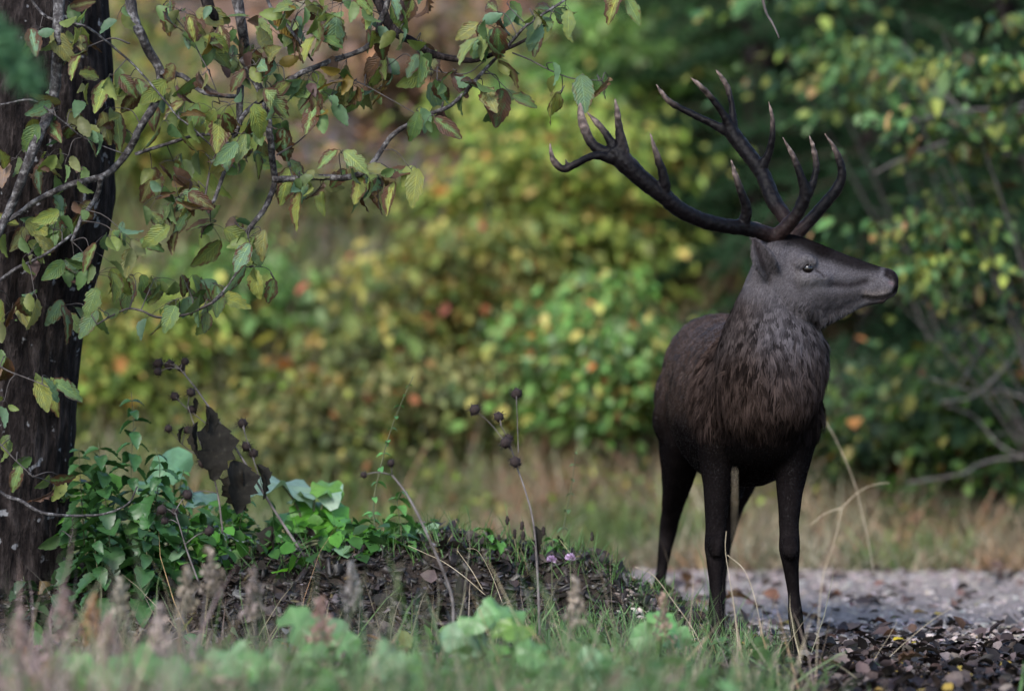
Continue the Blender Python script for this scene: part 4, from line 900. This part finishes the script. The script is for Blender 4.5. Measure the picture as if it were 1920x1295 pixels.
for lb, px, py, sz, colr in FL:
    y = ground_y(px, py); q = P(px, py, y); o = bpy.data.objects.new('fallen_leaf', LW[len(lb) % 4] if sz > .1 else LV[len(lb) % 12]); C.objects.link(o)
    o.location = (q.x - sz * .4, y, height(q.x, y) + .03 + (.05 if sz > .14 else 0)); o.rotation_euler = (.25 + (.5 if sz > .1 else 0), .2, -1.2 + .1 * len(lb) % 1.0); o.scale = (sz,) * 3; o.color = (*colr, 1); tag(o, lb, 'leaf')

# ------------------------------------------------------------------ herbs by the trunk and on the ridge
def m_herb(N, L):
    oi = N('ShaderNodeObjectInfo'); v = ramp(N, L, noise(N, L, 3.0, 4), [(0.3, (.7,) * 3), (0.7, (1.25,) * 3)])
    return leafy(N, L, mixc(N, L, 1.0, oi.outputs['Color'], v, 'MULTIPLY'), 0.42, 0.42, 0.28)
M['herb'] = mat('herb_leaf', m_herb)
M['stalk'] = mat('stalk', lambda N, L: princ(N, L, ramp(N, L, noise(N, L, 20, 3), [(0.3, (.045, .06, .028)), (0.7, (.10, .10, .05))]), .7, .25))
M['dry_stalk'] = mat('dry_stalk', lambda N, L: princ(N, L, ramp(N, L, noise(N, L, 25, 3), [(0.3, (.055, .045, .043)), (0.7, (.15, .13, .125))]), .8, .2))
M['straw'] = mat('straw', lambda N, L: princ(N, L, ramp(N, L, noise(N, L, 15, 3), [(0.3, (.24, .19, .12)), (0.7, (.42, .35, .26))]), .7, .25))
M['withered'] = mat('withered_leaf', lambda N, L: leafy(N, L, ramp(N, L, noise(N, L, 12, 5), [(0.3, (.006, .005, .004)), (0.6, (.013, .0115, .0085)), (0.8, (.036, .032, .024))]), .7, .12, .08))
M['burr'] = mat('burr', lambda N, L: princ(N, L, ramp(N, L, noise(N, L, 60, 3), [(0.3, (.008, .006, .006)), (0.7, (.035, .024, .022))]), .8, .15))
HL = []
for i in range(6):
    v, q, uv = leaf_shape(1.0, rr.uniform(.55, .68), rr.uniform(.2, .6), rr.uniform(.1, .8), 1.5, .12, rr); HL.append(mesh_np('leaf', v, [q], M['herb'], uv=uv))
BIG = []
for i in range(4):                                     # wide kidney-shaped leaves
    r = random.Random(20 + i); V = [(0, 0, 0)]; nn_ = 26
    for ring, f in ((.5, .5), (1.0, 1.0)):
        for j in range(nn_):
            a = math.pi * 2 * j / nn_; k_ = (1 - .62 * math.exp(-((a - math.pi * 1.5) / .32) ** 2)) * (1 + .05 * math.sin(a * 9 + i) + r.uniform(-.04, .04)); rad = f * .5 * k_
            V.append((rad * math.cos(a), rad * math.sin(a) * .92, (.10 * math.sin(a * 3 + i) + .06 * math.sin(a * 7)) * f * f - .16 * f * f * (.5 + .5 * math.cos(a * 2 + i))))
    F3 = [(0, 1 + j, 1 + (j + 1) % nn_) for j in range(nn_)]; F4 = [(1 + j, 1 + nn_ + j, 1 + nn_ + (j + 1) % nn_, 1 + (j + 1) % nn_) for j in range(nn_)]
    BIG.append(mesh_np('leaf', np.array(V), [np.array(F4), np.array(F3)], M['herb']))
def add_leaf(me, p, d, roll, size, colr, root, pin, name='leaf'):
    d = Vector(d).normalized(); x = d.cross(Vector((0, 0, 1)))
    if x.length < .05: x = Vector((1, 0, 0))
    x.normalize(); z = x.cross(d); m3 = Matrix((x, d, z)).transposed() @ Matrix.Rotation(roll, 3, 'Y')
    o = bpy.data.objects.new(name, me); C.objects.link(o); o.parent = root; o.matrix_parent_inverse = pin
    o.matrix_basis = Matrix.Translation(p) @ m3.to_4x4() @ Matrix.Scale(size, 4); o.color = (*colr, 1); return o
pr = random.Random(5)
def herb(label, path, y, size, colr, gap=.05, name='herb_plant', cat='plant', group=None, pale=0.0, start=.12, drop=.25, r0=.0035):
    """upright stem with opposite leaf pairs; path in pixels from the foot up"""
    foot = P(*path[0], y); q = crom(np.array([tuple(P(a, b, y + .02 * math.sin(i))) for i, (a, b) in enumerate(path)]), 26)
    root = empty(name, foot, label, cat, group); pin = Matrix.Translation(-foot)
    V, F = tube_np(q, np.linspace(r0, .0012, 26), 6); o = mobj('stem', mesh_np('stem', V, F, M['stalk']), root); o.matrix_parent_inverse = pin
    ln = np.concatenate([[0], np.cumsum(np.linalg.norm(np.diff(q, axis=0), axis=1))]); s = start * ln[-1]; a = pr.uniform(0, 3)
    while s < ln[-1]:
        p = np.array([np.interp(s, ln, q[:, c]) for c in range(3)]); t = s / ln[-1]; a += 1.57
        for k_ in (0, math.pi):
            d = (math.cos(a + k_), math.sin(a + k_), pr.uniform(-drop - .3, .15)); f = pr.uniform(.7, 1.3); sz = size * (1.05 - .72 * t) * pr.uniform(.75, 1.25)
            add_leaf(pr.choice(HL), p, d, pr.gauss(0, .25), sz, tuple(c * f + pale * pr.random() for c in colr), root, pin)
        s += gap * (1.15 - .5 * t)
    return root
NG = (.028, .075, .022)
herb('tall dark green nettle beside the trunk, highest of its clump', [(250, 1130), (252, 1000), (246, 880), (250, 800), (246, 735)], .35, .17, (.035, .10, .03), .055)
herb('dark green nettle hugging the lower trunk edge', [(160, 1130), (158, 1020), (152, 920), (148, 840)], .30, .20, NG, .042)
herb('broad dark nettle between the trunk and the tall nettle', [(205, 1150), (208, 1060), (200, 960), (190, 880), (184, 830)], .25, .23, NG, .042)
herb('dark nettle just right of the tall nettle', [(290, 1140), (288, 1050), (290, 960), (300, 880), (292, 840)], .30, .21, (.03, .085, .025), .042)
herb('low dark nettle below the broad one', [(185, 1175), (190, 1110), (180, 1050), (178, 1010)], .10, .21, NG, .032)
herb('low dark nettle at the left end of the ridge', [(270, 1165), (266, 1100), (275, 1040), (268, 990)], .12, .21, NG, .032)
herb('drooping dark herb in front of the trunk foot', [(60, 1215), (62, 1170), (50, 1120), (44, 1080)], -.15, .19, (.025, .05, .02), .035)
herb('second dark herb in front of the trunk foot, nearer the nettles', [(125, 1210), (120, 1160), (116, 1120), (108, 1090)], -.15, .19, (.025, .05, .02), .035)
herb('pale small-leaved herb under the dead burdock', [(350, 1060), (352, 980), (338, 920), (345, 880)], .45, .10, (.06, .16, .04), .045)
herb('thin green sprig left of the big pale leaves', [(455, 1040), (450, 980), (470, 930)], .5, .09, (.08, .19, .045), .04)
herb('slender leaning stem with small green leaves on the ridge', [(712, 1035), (700, 950), (715, 870), (735, 800), (757, 745), (775, 705)], .45, .055, (.07, .19, .05), .06, drop=.1)
herb('leafy green herb at the foot of the slender stem', [(750, 1040), (752, 990), (745, 940), (756, 915)], .45, .12, (.06, .15, .035), .04)
herb('small green herb behind the ridge crest', [(690, 1035), (694, 985), (700, 950)], .55, .10, (.07, .18, .04), .035)
herb('faint thin weed standing behind the purple flowers', [(1045, 1050), (1062, 960), (1075, 890), (1080, 840)], .9, .045, (.07, .13, .045), .07)
for i, (px, py, h_) in enumerate([(905, 1035, 45), (935, 1040, 40), (1035, 1060, 60), (1100, 1075, 45), (860, 1035, 30), (1150, 1085, 35)]):
    herb(['bright broad-leaved sprout on the ridge crest', 'sprout right beside the bright broad-leaved one', 'green sprout above the purple flowers', 'small sprout right of the purple flowers', 'tiny sprout left of the broad-leaved one', 'last small sprout towards the stag'][i], [(px, py), (px + 3, py - h_ * .5), (px - 2, py - h_)], .55, [.15, .12, .10, .07, .08, .06][i], (.075, .19, .04), .035, start=.3)

# great pale leaves behind the ridge
def rosette(label, leaves, y, name='butterbur_plant', lab='plant'):
    cx = sum(l[0] for l in leaves) / len(leaves); fp = P(cx, 400, y); fz = height(fp.x, y); root = empty(name, (fp.x, y, fz), label, lab); pin = Matrix.Translation((-fp.x, -y, -fz))
    for px, py, sz, tilt, roll, colr in leaves:
        c = P(px, py, y + pr.uniform(-.08, .08)); q = crom(np.array([(fp.x, y, fz - .02), ((fp.x + c.x) / 2, y, fz * .45 + c.z * .55 + .03), (c.x, c.y, c.z - .005)]), 10)
        V, F = tube_np(q, np.linspace(.006, .004, 10), 6); o = mobj('stalk', mesh_np('stalk', V, F, M['stalk']), root); o.matrix_parent_inverse = pin
        o = bpy.data.objects.new('leaf', pr.choice(BIG)); C.objects.link(o); o.parent = root; o.matrix_parent_inverse = pin
        o.matrix_basis = Matrix.Translation(c) @ Matrix.Rotation(roll, 4, 'Y') @ Matrix.Rotation(tilt, 4, 'X') @ Matrix.Rotation(pr.uniform(0, 6), 4, 'Z') @ Matrix.Scale(sz, 4); o.color = (*colr, 1)
BGN, PAL, GRY = (.09, .26, .03), (.22, .32, .22), (.17, .21, .20)
rosette('large pale and bright green butterbur leaves right of the dead burdock', [(530, 908, .26, .25, .15, PAL), (590, 922, .22, .2, -.1, PAL), (600, 955, .24, .5, .1, BGN), (555, 975, .22, .6, -.2, BGN), (640, 985, .2, .7, .2, BGN), (615, 915, .14, .5, .3, (.12, .25, .04)), (580, 1000, .22, .3, 0, GRY)], .75)
rosette('pale round leaf plant left of the dead burdock', [(325, 872, .19, .8, .2, (.17, .33, .17)), (285, 905, .16, .5, -.2, (.14, .28, .12)), (370, 930, .18, .4, .1, (.16, .26, .17))], .9)
rosette('greyish low leaves lying on the ridge under the dead burdock', [(430, 1000, .2, .2, .1, GRY), (480, 1012, .19, .15, -.1, GRY), (400, 1025, .17, .2, .0, GRY), (640, 1022, .2, .15, .1, GRY), (530, 1018, .16, .5, .2, (.07, .2, .03)), (690, 1025, .16, .3, 0, (.11, .19, .12))], .55)
rosette('bright green leaves low behind the nettles', [(190, 900, .15, .5, .1, (.12, .26, .03)), (330, 1000, .14, .6, .1, (.08, .2, .035)), (380, 985, .15, .5, 0, (.10, .24, .04))], .8)

# low green growth between the nettles and the middle of the ridge
n = 4200; xy = np.column_stack([rng.uniform(-1.75, -.30, n), rng.uniform(.30, 1.15, n)]); nz = np.array([fbm(a, b, 3.0, 2, 61.0) for a, b in xy]); k = (nz > rng.uniform(-.1, .45, n)) & ~((xy[:, 0] > -1.05) & (xy[:, 0] < -.62) & (rng.random(n) < .7)); xy = xy[k]; n = len(xy)
hh = rng.random(n) ** .8 * np.interp(xy[:, 0], [-1.75, -1.35, -1.0, -.3], [.42, .30, .16, .05]); z = np.array([height(a, b) for a, b in xy]) + hh
V, F, c = scatter(LEAF6 * np.array([1.25, 1, 1]), LEAF6F, np.column_stack([xy, z]), frames(np.column_stack([rng.normal(0, 1, n), rng.normal(-.5, .8, n), rng.normal(-.3, .4, n)]), rng.normal(0, .6, n)), .02 + .09 * rng.random(n) ** 1.6, pick([(4, .045, .12, .03), (4, .07, .19, .035), (2, .10, .26, .04), (2, .03, .075, .025), (1, .17, .27, .15)], n))
tag(mobj('ridge_herbs', mesh_np('ridge_herbs', V, F, M['foliage'], c)), 'low bright and dark green leaves crowding the left part of the ridge', 'herbs', kind='stuff')

# dead burdock with burrs and withered leaves
def burr_mesh(seed):
    r = np.random.default_rng(seed); gm = Geo(); gm.add(ICO * 1.55 * r.uniform(.9, 1.1, (12, 1)), ICOF); n = 70; v = r.normal(0, 1, (n, 3)); v /= np.linalg.norm(v, axis=1)[:, None]
    V, F, _ = scatter(NEED * np.array([.7, 1, 1]), NEEDF, v * .75, frames(v + r.normal(0, .25, v.shape), r.uniform(0, 6, n)), np.full(n, .5), np.zeros((n, 3))); gm.add(V, F); return gm.mesh('burr', M['burr'], False)
BURR = [burr_mesh(i) for i in range(3)]
v, q, uv = leaf_shape(1.0, .62, 1.0, .5, 1.2, .25, rr, .3); WL = [mesh_np('withered_leaf', v, [q], M['withered'], uv=uv)]
v, q, uv = leaf_shape(1.0, .8, .6, .25, 1.2, .25, rr, .2); WL.append(mesh_np('withered_leaf', v, [q], M['withered'], uv=uv))
v, q, uv = leaf_shape(1.0, .75, 1.15, 1.1, 1.4, .3, rr, .4); WL.append(mesh_np('withered_leaf', v, [q], M['withered'], uv=uv))
def burdock(label, y, stems, heads, leaves, name='dead_burdock', bs=.026):
    fp = P(*stems[0][0][0], y); root = empty(name, fp, label, 'plant'); pin = Matrix.Translation(-fp); S = []
    for path, r0, r1 in stems:
        q = crom(np.array([tuple(P(a, b, y + .015 * math.sin(i * 2))) for i, (a, b) in enumerate(path)]), 24); V, F = tube_np(q, np.linspace(r0, r1, 24) * .75, 7, None, .06, rng); o = mobj('stem', mesh_np('stem', V, F, M['dry_stalk']), root); o.matrix_parent_inverse = pin; S.append(q)
    S = np.vstack(S)
    for px, py in heads:
        c = P(px, py, y + pr.uniform(-.03, .03)); b = S[np.argmin(np.linalg.norm(S - np.array((c.x, c.y, c.z - .03)), axis=1))]
        V, F = tube_np(np.array([b, (b + np.array(c)) / 2 + (0, 0, .01), tuple(c)]), [.0022, .0018, .0015], 5, 6); o = mobj('burr_stalk', mesh_np('burr_stalk', V, F, M['dry_stalk']), root); o.matrix_parent_inverse = pin
        o = bpy.data.objects.new('burr', pr.choice(BURR)); C.objects.link(o); o.parent = root; o.matrix_parent_inverse = pin; o.matrix_basis = Matrix.Translation(c) @ Matrix.Rotation(pr.uniform(0, 6), 4, 'X') @ Matrix.Scale(bs * pr.uniform(.8, 1.15), 4)
    for px, py, ln, dx, k_ in leaves:
        c = P(px, py, y + pr.uniform(-.05, .03)); add_leaf(WL[k_], c, (dx, -.25, -1), pr.uniform(-.5, .5), ln, (1, 1, 1), root, pin, 'withered_leaf')
burdock('dead leaning burdock with black burrs and hanging withered leaves', .42, [([(572, 1045), (520, 965), (470, 885), (420, 805), (370, 732), (338, 692)], .008, .004), ([(418, 1000), (405, 910), (372, 820), (352, 760)], .006, .002), ([(395, 800), (350, 765), (330, 745)], .003, .002), ([(500, 935), (478, 870), (455, 800)], .003, .002), ([(400, 870), (350, 840), (318, 806)], .003, .0015)],
        [(297, 681), (318, 684), (347, 678), (296, 697), (328, 743), (358, 735), (360, 767), (316, 803), (455, 793), (462, 837), (475, 850), (380, 868), (350, 925), (352, 806), (340, 690)], [(385, 760, .17, .15, 0), (402, 790, .24, .02, 1), (372, 790, .15, -.2, 0), (395, 830, .13, .2, 2), (438, 862, .22, .15, 1), (455, 868, .20, -.05, 0), (440, 890, .16, -.3, 2), (480, 870, .15, .5, 0), (415, 845, .12, -.3, 0), (510, 985, .15, -.1, 1), (345, 800, .07, -.5, 0), (365, 745, .07, .1, 0)])
burdock('dead burdock stalk with round burrs in front of the ridge, left of the stag', -.55, [([(1012, 1190), (1008, 1080), (1000, 980), (985, 920), (968, 872)], .007, .004), ([(970, 880), (955, 830), (938, 795)], .003, .002), ([(958, 845), (925, 800), (895, 772)], .002, .0015), ([(972, 850), (970, 790), (968, 742)], .002, .0015)], [(966, 866), (890, 768), (935, 781), (968, 738), (953, 822), (948, 830)], [(1000, 985, .12, .25, 0)], bs=.029)
burdock('short dead stalk with brown heads right of the nettles', -.35, [([(372, 1090), (350, 1030), (338, 990), (328, 960)], .005, .003)], [(328, 960), (304, 955), (309, 976), (352, 928), (392, 995)], [])
burdock('grey leaning dead stalk crossing the ridge', -.9, [([(850, 1190), (845, 1110), (800, 1000), (765, 930), (735, 890)], .008, .005)], [(682, 890), (733, 868)], [], bs=.02)
for i, (px, py, h_) in enumerate([(955, 1025, 50), (965, 1030, 30), (975, 1025, 40), (985, 1035, 32), (1110, 1060, 55), (1015, 1040, 45), (940, 1030, 20)]):
    q0, q1 = P(px, py + 20, .55), P(px + (i % 3 - 1) * 4, py - h_, .55); root = empty('seed_spike', q0, ['tallest brown seed spike of the group right of the burdock stalk', 'shortest seed spike inside the group right of the burdock stalk', 'middle brown seed spike of the group right of the burdock stalk', 'rightmost seed spike of the group by the burdock stalk', 'lone brown seed spike above the violet flowers, nearest the stag', 'single seed spike between the group and the violet flowers', 'low seed spike left of the burdock stalk'][i], 'plant', 'seed spikes on the ridge'); pin = Matrix.Translation(-q0)
    gm = Geo(); gm.tube([tuple(q0), tuple((q0 + q1) / 2 + Vector((.004, 0, 0))), tuple(q1)], [.0018, .0015, .0015], 5, 8); o = gm.obj('stem', M['stalk'], root); o.matrix_parent_inverse = pin
    V, F = tube_np(np.array([tuple(q1 + Vector((0, 0, .036 * t - .018))) for t in np.linspace(0, 1, 7)]), np.array([.003, .008, .0065, .008, .0065, .006, .002]), 8, None, .2, rng); o = mobj('seed_head', mesh_np('seed_head', V, F, M['burr']), root); o.matrix_parent_inverse = pin
M['petal'] = mat('petal', lambda N, L: leafy(N, L, ramp(N, L, noise(N, L, 40, 2), [(0.3, (.30, .18, .34)), (0.7, (.5, .36, .52))]), .5, .2, .3))
for lb, px, py in (('pink-violet clover flower in front of the ridge, right of a pair', 1069, 1046), ('dull violet clover flower in front of the ridge, left of a pair', 1034, 1050)):
    c = P(px, py, -.7); foot = P(px - 4, py + 130, -.7); root = empty('clover_flower', foot, lb, 'flower'); pin = Matrix.Translation(-foot)
    gm = Geo(); gm.tube([tuple(foot), tuple((foot + c) / 2 + Vector((.006, 0, 0))), tuple(c)], [.002, .0018, .0015], 5, 8); o = gm.obj('stem', M['stalk'], root); o.matrix_parent_inverse = pin
    n = 46; v = rng.normal(0, 1, (n, 3)); v[:, 2] = np.abs(v[:, 2]) - .3; v /= np.linalg.norm(v, axis=1)[:, None]; V, F, _ = scatter(LEAF6, LEAF6F, v * .004 + np.array(c), frames(v, rng.uniform(0, 6, n)), np.full(n, .017), np.zeros((n, 3))); o = mobj('flower_head', mesh_np('flower_head', V, F, M['petal']), root); o.matrix_parent_inverse = pin

# ------------------------------------------------------------------ straws and near grass
def wisps():
    n = 420; y = rng.uniform(-2.6, -.25, n); px = rng.uniform(120, 1540, n); x = (px - 960) / 10000 * (20 + y)
    return grass('wispy_grass', np.column_stack([x, y]), .34, .0042, [(4, .30, .25, .17), (3, .24, .19, .15), (3, .13, .19, .07), (1, .34, .22, .12)], .35)
tag(wisps(), 'thin wispy straw and green blades rising in front of the ridge and hooves', 'grass')
def straw(label, y, paths, name='grass_straw', m='straw'):
    foot = P(*paths[0][0][0], y); root = empty(name, foot, label, 'grass'); pin = Matrix.Translation(-foot)
    for k_, (path, r0, r1) in enumerate(paths):
        q = crom(np.array([tuple(P(a, b, y)) for a, b in path]), 22); V, F = tube_np(q, np.linspace(r0, r1, 22) * (.5 if y > -1 else .30), 5); V[:, 1] = y + (V[:, 1] - y) * .4
        o = mobj('stalk' if k_ == 0 else 'blade', mesh_np('stalk', V, F, M[m]), root); o.matrix_parent_inverse = pin
straw('pale broken straw in front of the left foreleg', -.5, [([(1385, 1230), (1378, 1150), (1368, 1085), (1360, 1030), (1362, 995)], .0035, .002), ([(1364, 1040), (1395, 1068), (1415, 1120), (1432, 1200)], .003, .002)])
straw('blurred upright straw before the stag chest', -3.2, [([(1376, 1330), (1376, 1150), (1377, 1000), (1378, 930)], .0025, .0025), ([(1378, 950), (1378, 915), (1378, 880)], .006, .004)])
straw('tall bent reed blade right of the stag forelegs', -1.6, [([(1528, 1300), (1540, 1100), (1560, 1030), (1572, 985), (1578, 952)], .005, .004), ([(1578, 952), (1548, 962), (1518, 985)], .006, .004), ([(1578, 952), (1610, 922), (1640, 908), (1668, 905)], .005, .003)])
straw('long pale straw leaning over the gravel at right', -.8, [([(1595, 1305), (1640, 1258), (1690, 1210), (1740, 1168), (1785, 1138)], .0032, .0015)])
straw('thin straw left of the long leaning one', -.8, [([(1612, 1290), (1640, 1235), (1668, 1190), (1682, 1165)], .002, .001)])
straw('pale straw arching down left of the hind leg', -.6, [([(1325, 1230), (1300, 1180), (1265, 1130), (1225, 1078), (1190, 1062)], .0035, .002)])
straw('straw-coloured stem lying across the ridge', .05, [([(910, 1115), (870, 1080), (830, 1052), (800, 1038), (765, 1022)], .004, .002), ([(905, 1105), (885, 1070), (858, 1032)], .0045, .002)])
straw('thin hooked straw on the ridge, right of the lying stem', .05, [([(942, 1130), (925, 1085), (908, 1050), (893, 1030), (875, 1028)], .003, .0015)])
straw('faint grey straw crossing behind the reed blade', 2.2, [([(1640, 1080), (1625, 1000), (1600, 900), (1560, 810), (1530, 770)], .005, .003)])
n = 9500; y = -.35 - 6.4 * rng.random(n) ** .8; x = rng.uniform(-1, 1, n) * (2.05 + y * .09); xy = np.column_stack([x, y])
pxs = 960 + x / (20 + y) * 10000; keep = (pxs < 1560 + 60 * rng.normal(0, 1, n)) | (rng.random(n) < .10); keep &= ~((y > -1.0) & (pxs > 330) & (pxs < 1000) & (rng.random(n) < .75)); xy, pxs, y = xy[keep], pxs[keep], y[keep]; n = len(xy)
nz = np.array([fbm(a, b, 1.6, 3, 31.0) for a, b in xy]); dry = pick([(4, .27, .205, .18), (3, .23, .165, .155), (2, .30, .25, .17), (1, .20, .15, .10)], n); grn = pick([(5, .085, .145, .05), (4, .115, .17, .075), (3, .05, .095, .04), (3, .16, .18, .10), (3, .22, .19, .13)], n)
pc = np.where((nz + (470 - pxs) / 900 + rng.normal(0, .22, n) > .12)[:, None], dry, grn)
k = (pxs < 1470) | (rng.random(n) < .05); xy, pc, pxs = xy[k], pc[k], pxs[k]; tag(grass('verge_grass', xy, (.15 + .22 * np.clip((-xy[:, 1] - 1.0) / 2.5, 0, 1) + .05 * np.clip((700 - pxs) / 500, 0, 1) * np.clip((-xy[:, 1] - 1.5) / 2, 0, 1)) * np.where(pxs > 1280, .75, 1), .010, pc, .6), 'blurred green and dry grass along the bottom of the picture', 'grass')
n = 2600; xy = np.column_stack([rng.uniform(.05, 1.15, n), rng.uniform(-.75, .15, n)]); xy = xy[(xy[:, 0] < .95) | (rng.random(n) < .3)]
xy = xy[(xy[:, 0] < 1.0) & ((xy[:, 1] > -.1) | (rng.random(len(xy)) < .7))]; tag(grass('hoof_grass', xy, .10, .005, [(5, .09, .18, .06), (3, .13, .22, .09), (1, .26, .22, .13)], .5), 'short green grass around the front hooves', 'grass')
n = 1500; xy = np.column_stack([rng.uniform(-1.2, .8, n), rng.uniform(.35, .95, n)])
tag(grass('ridge_grass', xy, .10, .004, [(5, .06, .13, .04), (3, .09, .17, .05), (1, .2, .17, .09)], .5), 'thin grass and seedlings on the ridge crest', 'grass')
n = 5200; y = -.5 - 6.0 * rng.random(n); x = rng.uniform(-1, 1, n) * (2.05 + y * .09); cell = np.array([fbm(a, b, 2.2, 2, 51.0) for a, b in zip(x, y)]); pxs = 960 + x / (20 + y) * 10000
k = (cell > -.05 + .25 * rng.random(n)) & (pxs < 1380 + 80 * rng.normal(0, 1, n)); x, y, pxs = x[k], y[k], pxs[k]; n = len(x); z = np.array([height(a, b) for a, b in zip(x, y)]) + .04 + .30 * rng.random(n) ** .7 * (.25 + .75 * np.clip((-y - 1) / 3, 0, 1))
lc = np.where((rng.random(n) < np.clip((560 - pxs) / 700, .08, .6))[:, None], pick([(4, .26, .18, .16), (2, .30, .22, .17), (1, .32, .16, .07)], n), pick([(5, .095, .19, .06), (4, .13, .23, .10), (3, .06, .125, .04), (1, .18, .20, .06)], n))
V, F, c = scatter(LEAF6, LEAF6F, np.column_stack([x, y, z]), frames(np.column_stack([rng.normal(0, 1, n), rng.normal(-.4, .8, n), rng.normal(.2, .5, n)]), rng.normal(0, .7, n)), rng.uniform(.03, .10, n), lc)
tag(mobj('verge_herbs', mesh_np('verge_herbs', V, F, M['foliage'], c)), 'blurred mixed weeds and withered leaves along the bottom of the picture', 'herbs', kind='stuff')
def weed(label, px, top, y, colr, name='dry_weed'):
    c = P(px, top, y); fz = height(c.x, y); foot = Vector((c.x + pr.uniform(-.05, .05), y, fz)); root = empty(name, foot, label, 'plant', 'dry weeds in the near verge'); pin = Matrix.Translation(-foot)
    q = crom(np.array([tuple(foot), tuple((foot + c) / 2 + Vector((pr.uniform(-.03, .03), 0, 0))), tuple(c)]), 12); V, F = tube_np(q, np.linspace(.004, .002, 12), 5); o = mobj('stem', mesh_np('stem', V, F, M['dry_stalk']), root); o.matrix_parent_inverse = pin
    n = 130; t = rng.random(n); pos = np.array([tuple(c)] * n) + np.column_stack([rng.normal(0, .022, n) * (1.1 - t), rng.normal(0, .022, n), -.16 * (1 - t)]); d = np.column_stack([rng.normal(0, .6, n), rng.normal(0, .6, n), np.ones(n)])
    V, F, cc = scatter(LEAF6, LEAF6F, pos, frames(d, rng.uniform(0, 6, n)), rng.uniform(.012, .03, n), np.array(colr) * rng.uniform(.6, 1.4, (n, 1))); o = tag(mobj('seed_plume', mesh_np('seed_plume', V, F, M['grass'], cc), root), kind='stuff'); o.matrix_parent_inverse = pin
PK = (.28, .20, .18)
for lb, px, top, y, colr in [('dry pinkish weed plume lowest at the left edge', 40, 1150, -3.5, PK), ('dry weed plume before the trunk foot', 120, 1110, -3.0, (.22, .15, .14)), ('rusty weed plume left of the ridge', 175, 1120, -2.6, (.30, .16, .08)), ('buff weed plume at the left end of the ridge', 225, 1090, -2.4, (.30, .26, .20)), ('pale tan plume tallest of the dry weeds', 395, 1030, -2.0, (.34, .27, .22)), ('fluffy tan plume left of the tallest dry weed', 350, 1065, -2.0, (.30, .24, .18)),
                             ('dry plume below the butterbur leaves', 475, 1075, -2.2, (.26, .20, .18)), ('pinkish plume right of the dry plume under the butterbur', 600, 1125, -2.6, (.34, .21, .18)), ('greyish plume in front of the ridge middle', 660, 1060, -2.0, (.24, .21, .20)), ('faint plume low in front of the burdock stalk', 1080, 1090, -2.0, (.26, .21, .17)), ('short plume near the stag left foreleg', 1245, 1120, -1.6, (.28, .19, .15)), ('dry plume in the bottom left, behind the lowest one', 90, 1190, -2.6, (.26, .19, .18)), ('brown plume between the rusty and buff plumes', 205, 1160, -2.9, (.24, .16, .14)), ('pale plume low at the centre left', 300, 1140, -3.0, (.33, .26, .24))]:
    weed(lb, px, top, y, colr)
VG = (.10, .20, .065)
rosette('blurred broad green weed in the near verge, left', [(560, 1170, .16, .9, .2, VG), (610, 1185, .17, .8, -.2, (.13, .22, .10)), (585, 1220, .15, .9, .1, (.12, .25, .08)), (640, 1210, .13, 1.0, .0, VG)], -2.2, 'broadleaf_weed')
rosette('broad green weed in the near verge, below the burdock stalk', [(940, 1150, .18, .5, .1, (.10, .21, .07)), (890, 1160, .12, .9, -.3, VG), (870, 1195, .17, 1.0, .2, (.14, .23, .12)), (965, 1175, .15, .6, .2, (.10, .18, .03))], -1.9, 'broadleaf_weed')
rosette('small broad weed in the near verge, left of the forelegs', [(1240, 1165, .12, .8, .2, (.12, .28, .08)), (1210, 1190, .12, .9, -.2, VG), (1270, 1195, .11, .9, .1, VG)], -1.4, 'broadleaf_weed')
rosette('pale broad weed at the bottom centre', [(1100, 1250, .17, .8, .1, (.14, .23, .11)), (1040, 1270, .16, .9, -.2, VG), (1160, 1275, .15, .9, .3, (.16, .28, .14)), (1000, 1225, .13, .9, .3, VG)], -2.4, 'broadleaf_weed')
rosette('broad weed at the bottom left corner', [(250, 1240, .16, .9, .1, VG), (200, 1265, .15, .8, -.2, (.12, .22, .09)), (320, 1260, .15, .9, .2, VG), (150, 1255, .14, .9, .2, (.15, .27, .1))], -3.2, 'broadleaf_weed')
rosette('broad weed low in front of the tan plumes', [(430, 1230, .15, .9, .1, (.12, .21, .09)), (480, 1250, .16, .8, -.2, VG), (390, 1265, .15, .9, .2, VG), (720, 1235, .15, .9, .1, (.13, .21, .10)), (770, 1260, .15, .9, .1, VG)], -3.0, 'broadleaf_weed')

# spruce standing nearer, one bough hanging into the upper left corner
nx_ = P(-640, 400, -4).x; near = empty('spruce_tree', (nx_, -4, height(nx_, -4)), 'blurred spruce bough hanging into the upper left corner', 'tree')
gm = Geo(); gm.tube([(0, 0, -.1), (0, 0, 2.5), (0, 0, 5.0)], [.09, .07, .02], 10, 14); gm.obj('trunk', M['bark'], near)
BM3 = [bough_mesh(90, (.05, .115, .055), 31)]
for z, az, s_, tl in ((2.72, -1.50, 1.27, -.30), (2.66, -1.62, 1.22, -.24), (2.84, -1.40, 1.28, -.36), (2.7, .6, .8, -.3), (2.9, 2.2, .8, -.3), (3.2, 3.6, .8, -.3), (3.4, -1.5, .7, -.2), (2.2, 2.8, .8, -.3), (1.6, 1.5, .7, -.3), (1.2, 3.0, .8, -.3)):
    o = mobj('bough', BM3[0], near); o.location = (0, 0, z); o.rotation_euler = (tl, 0, az); o.scale = (s_,) * 3
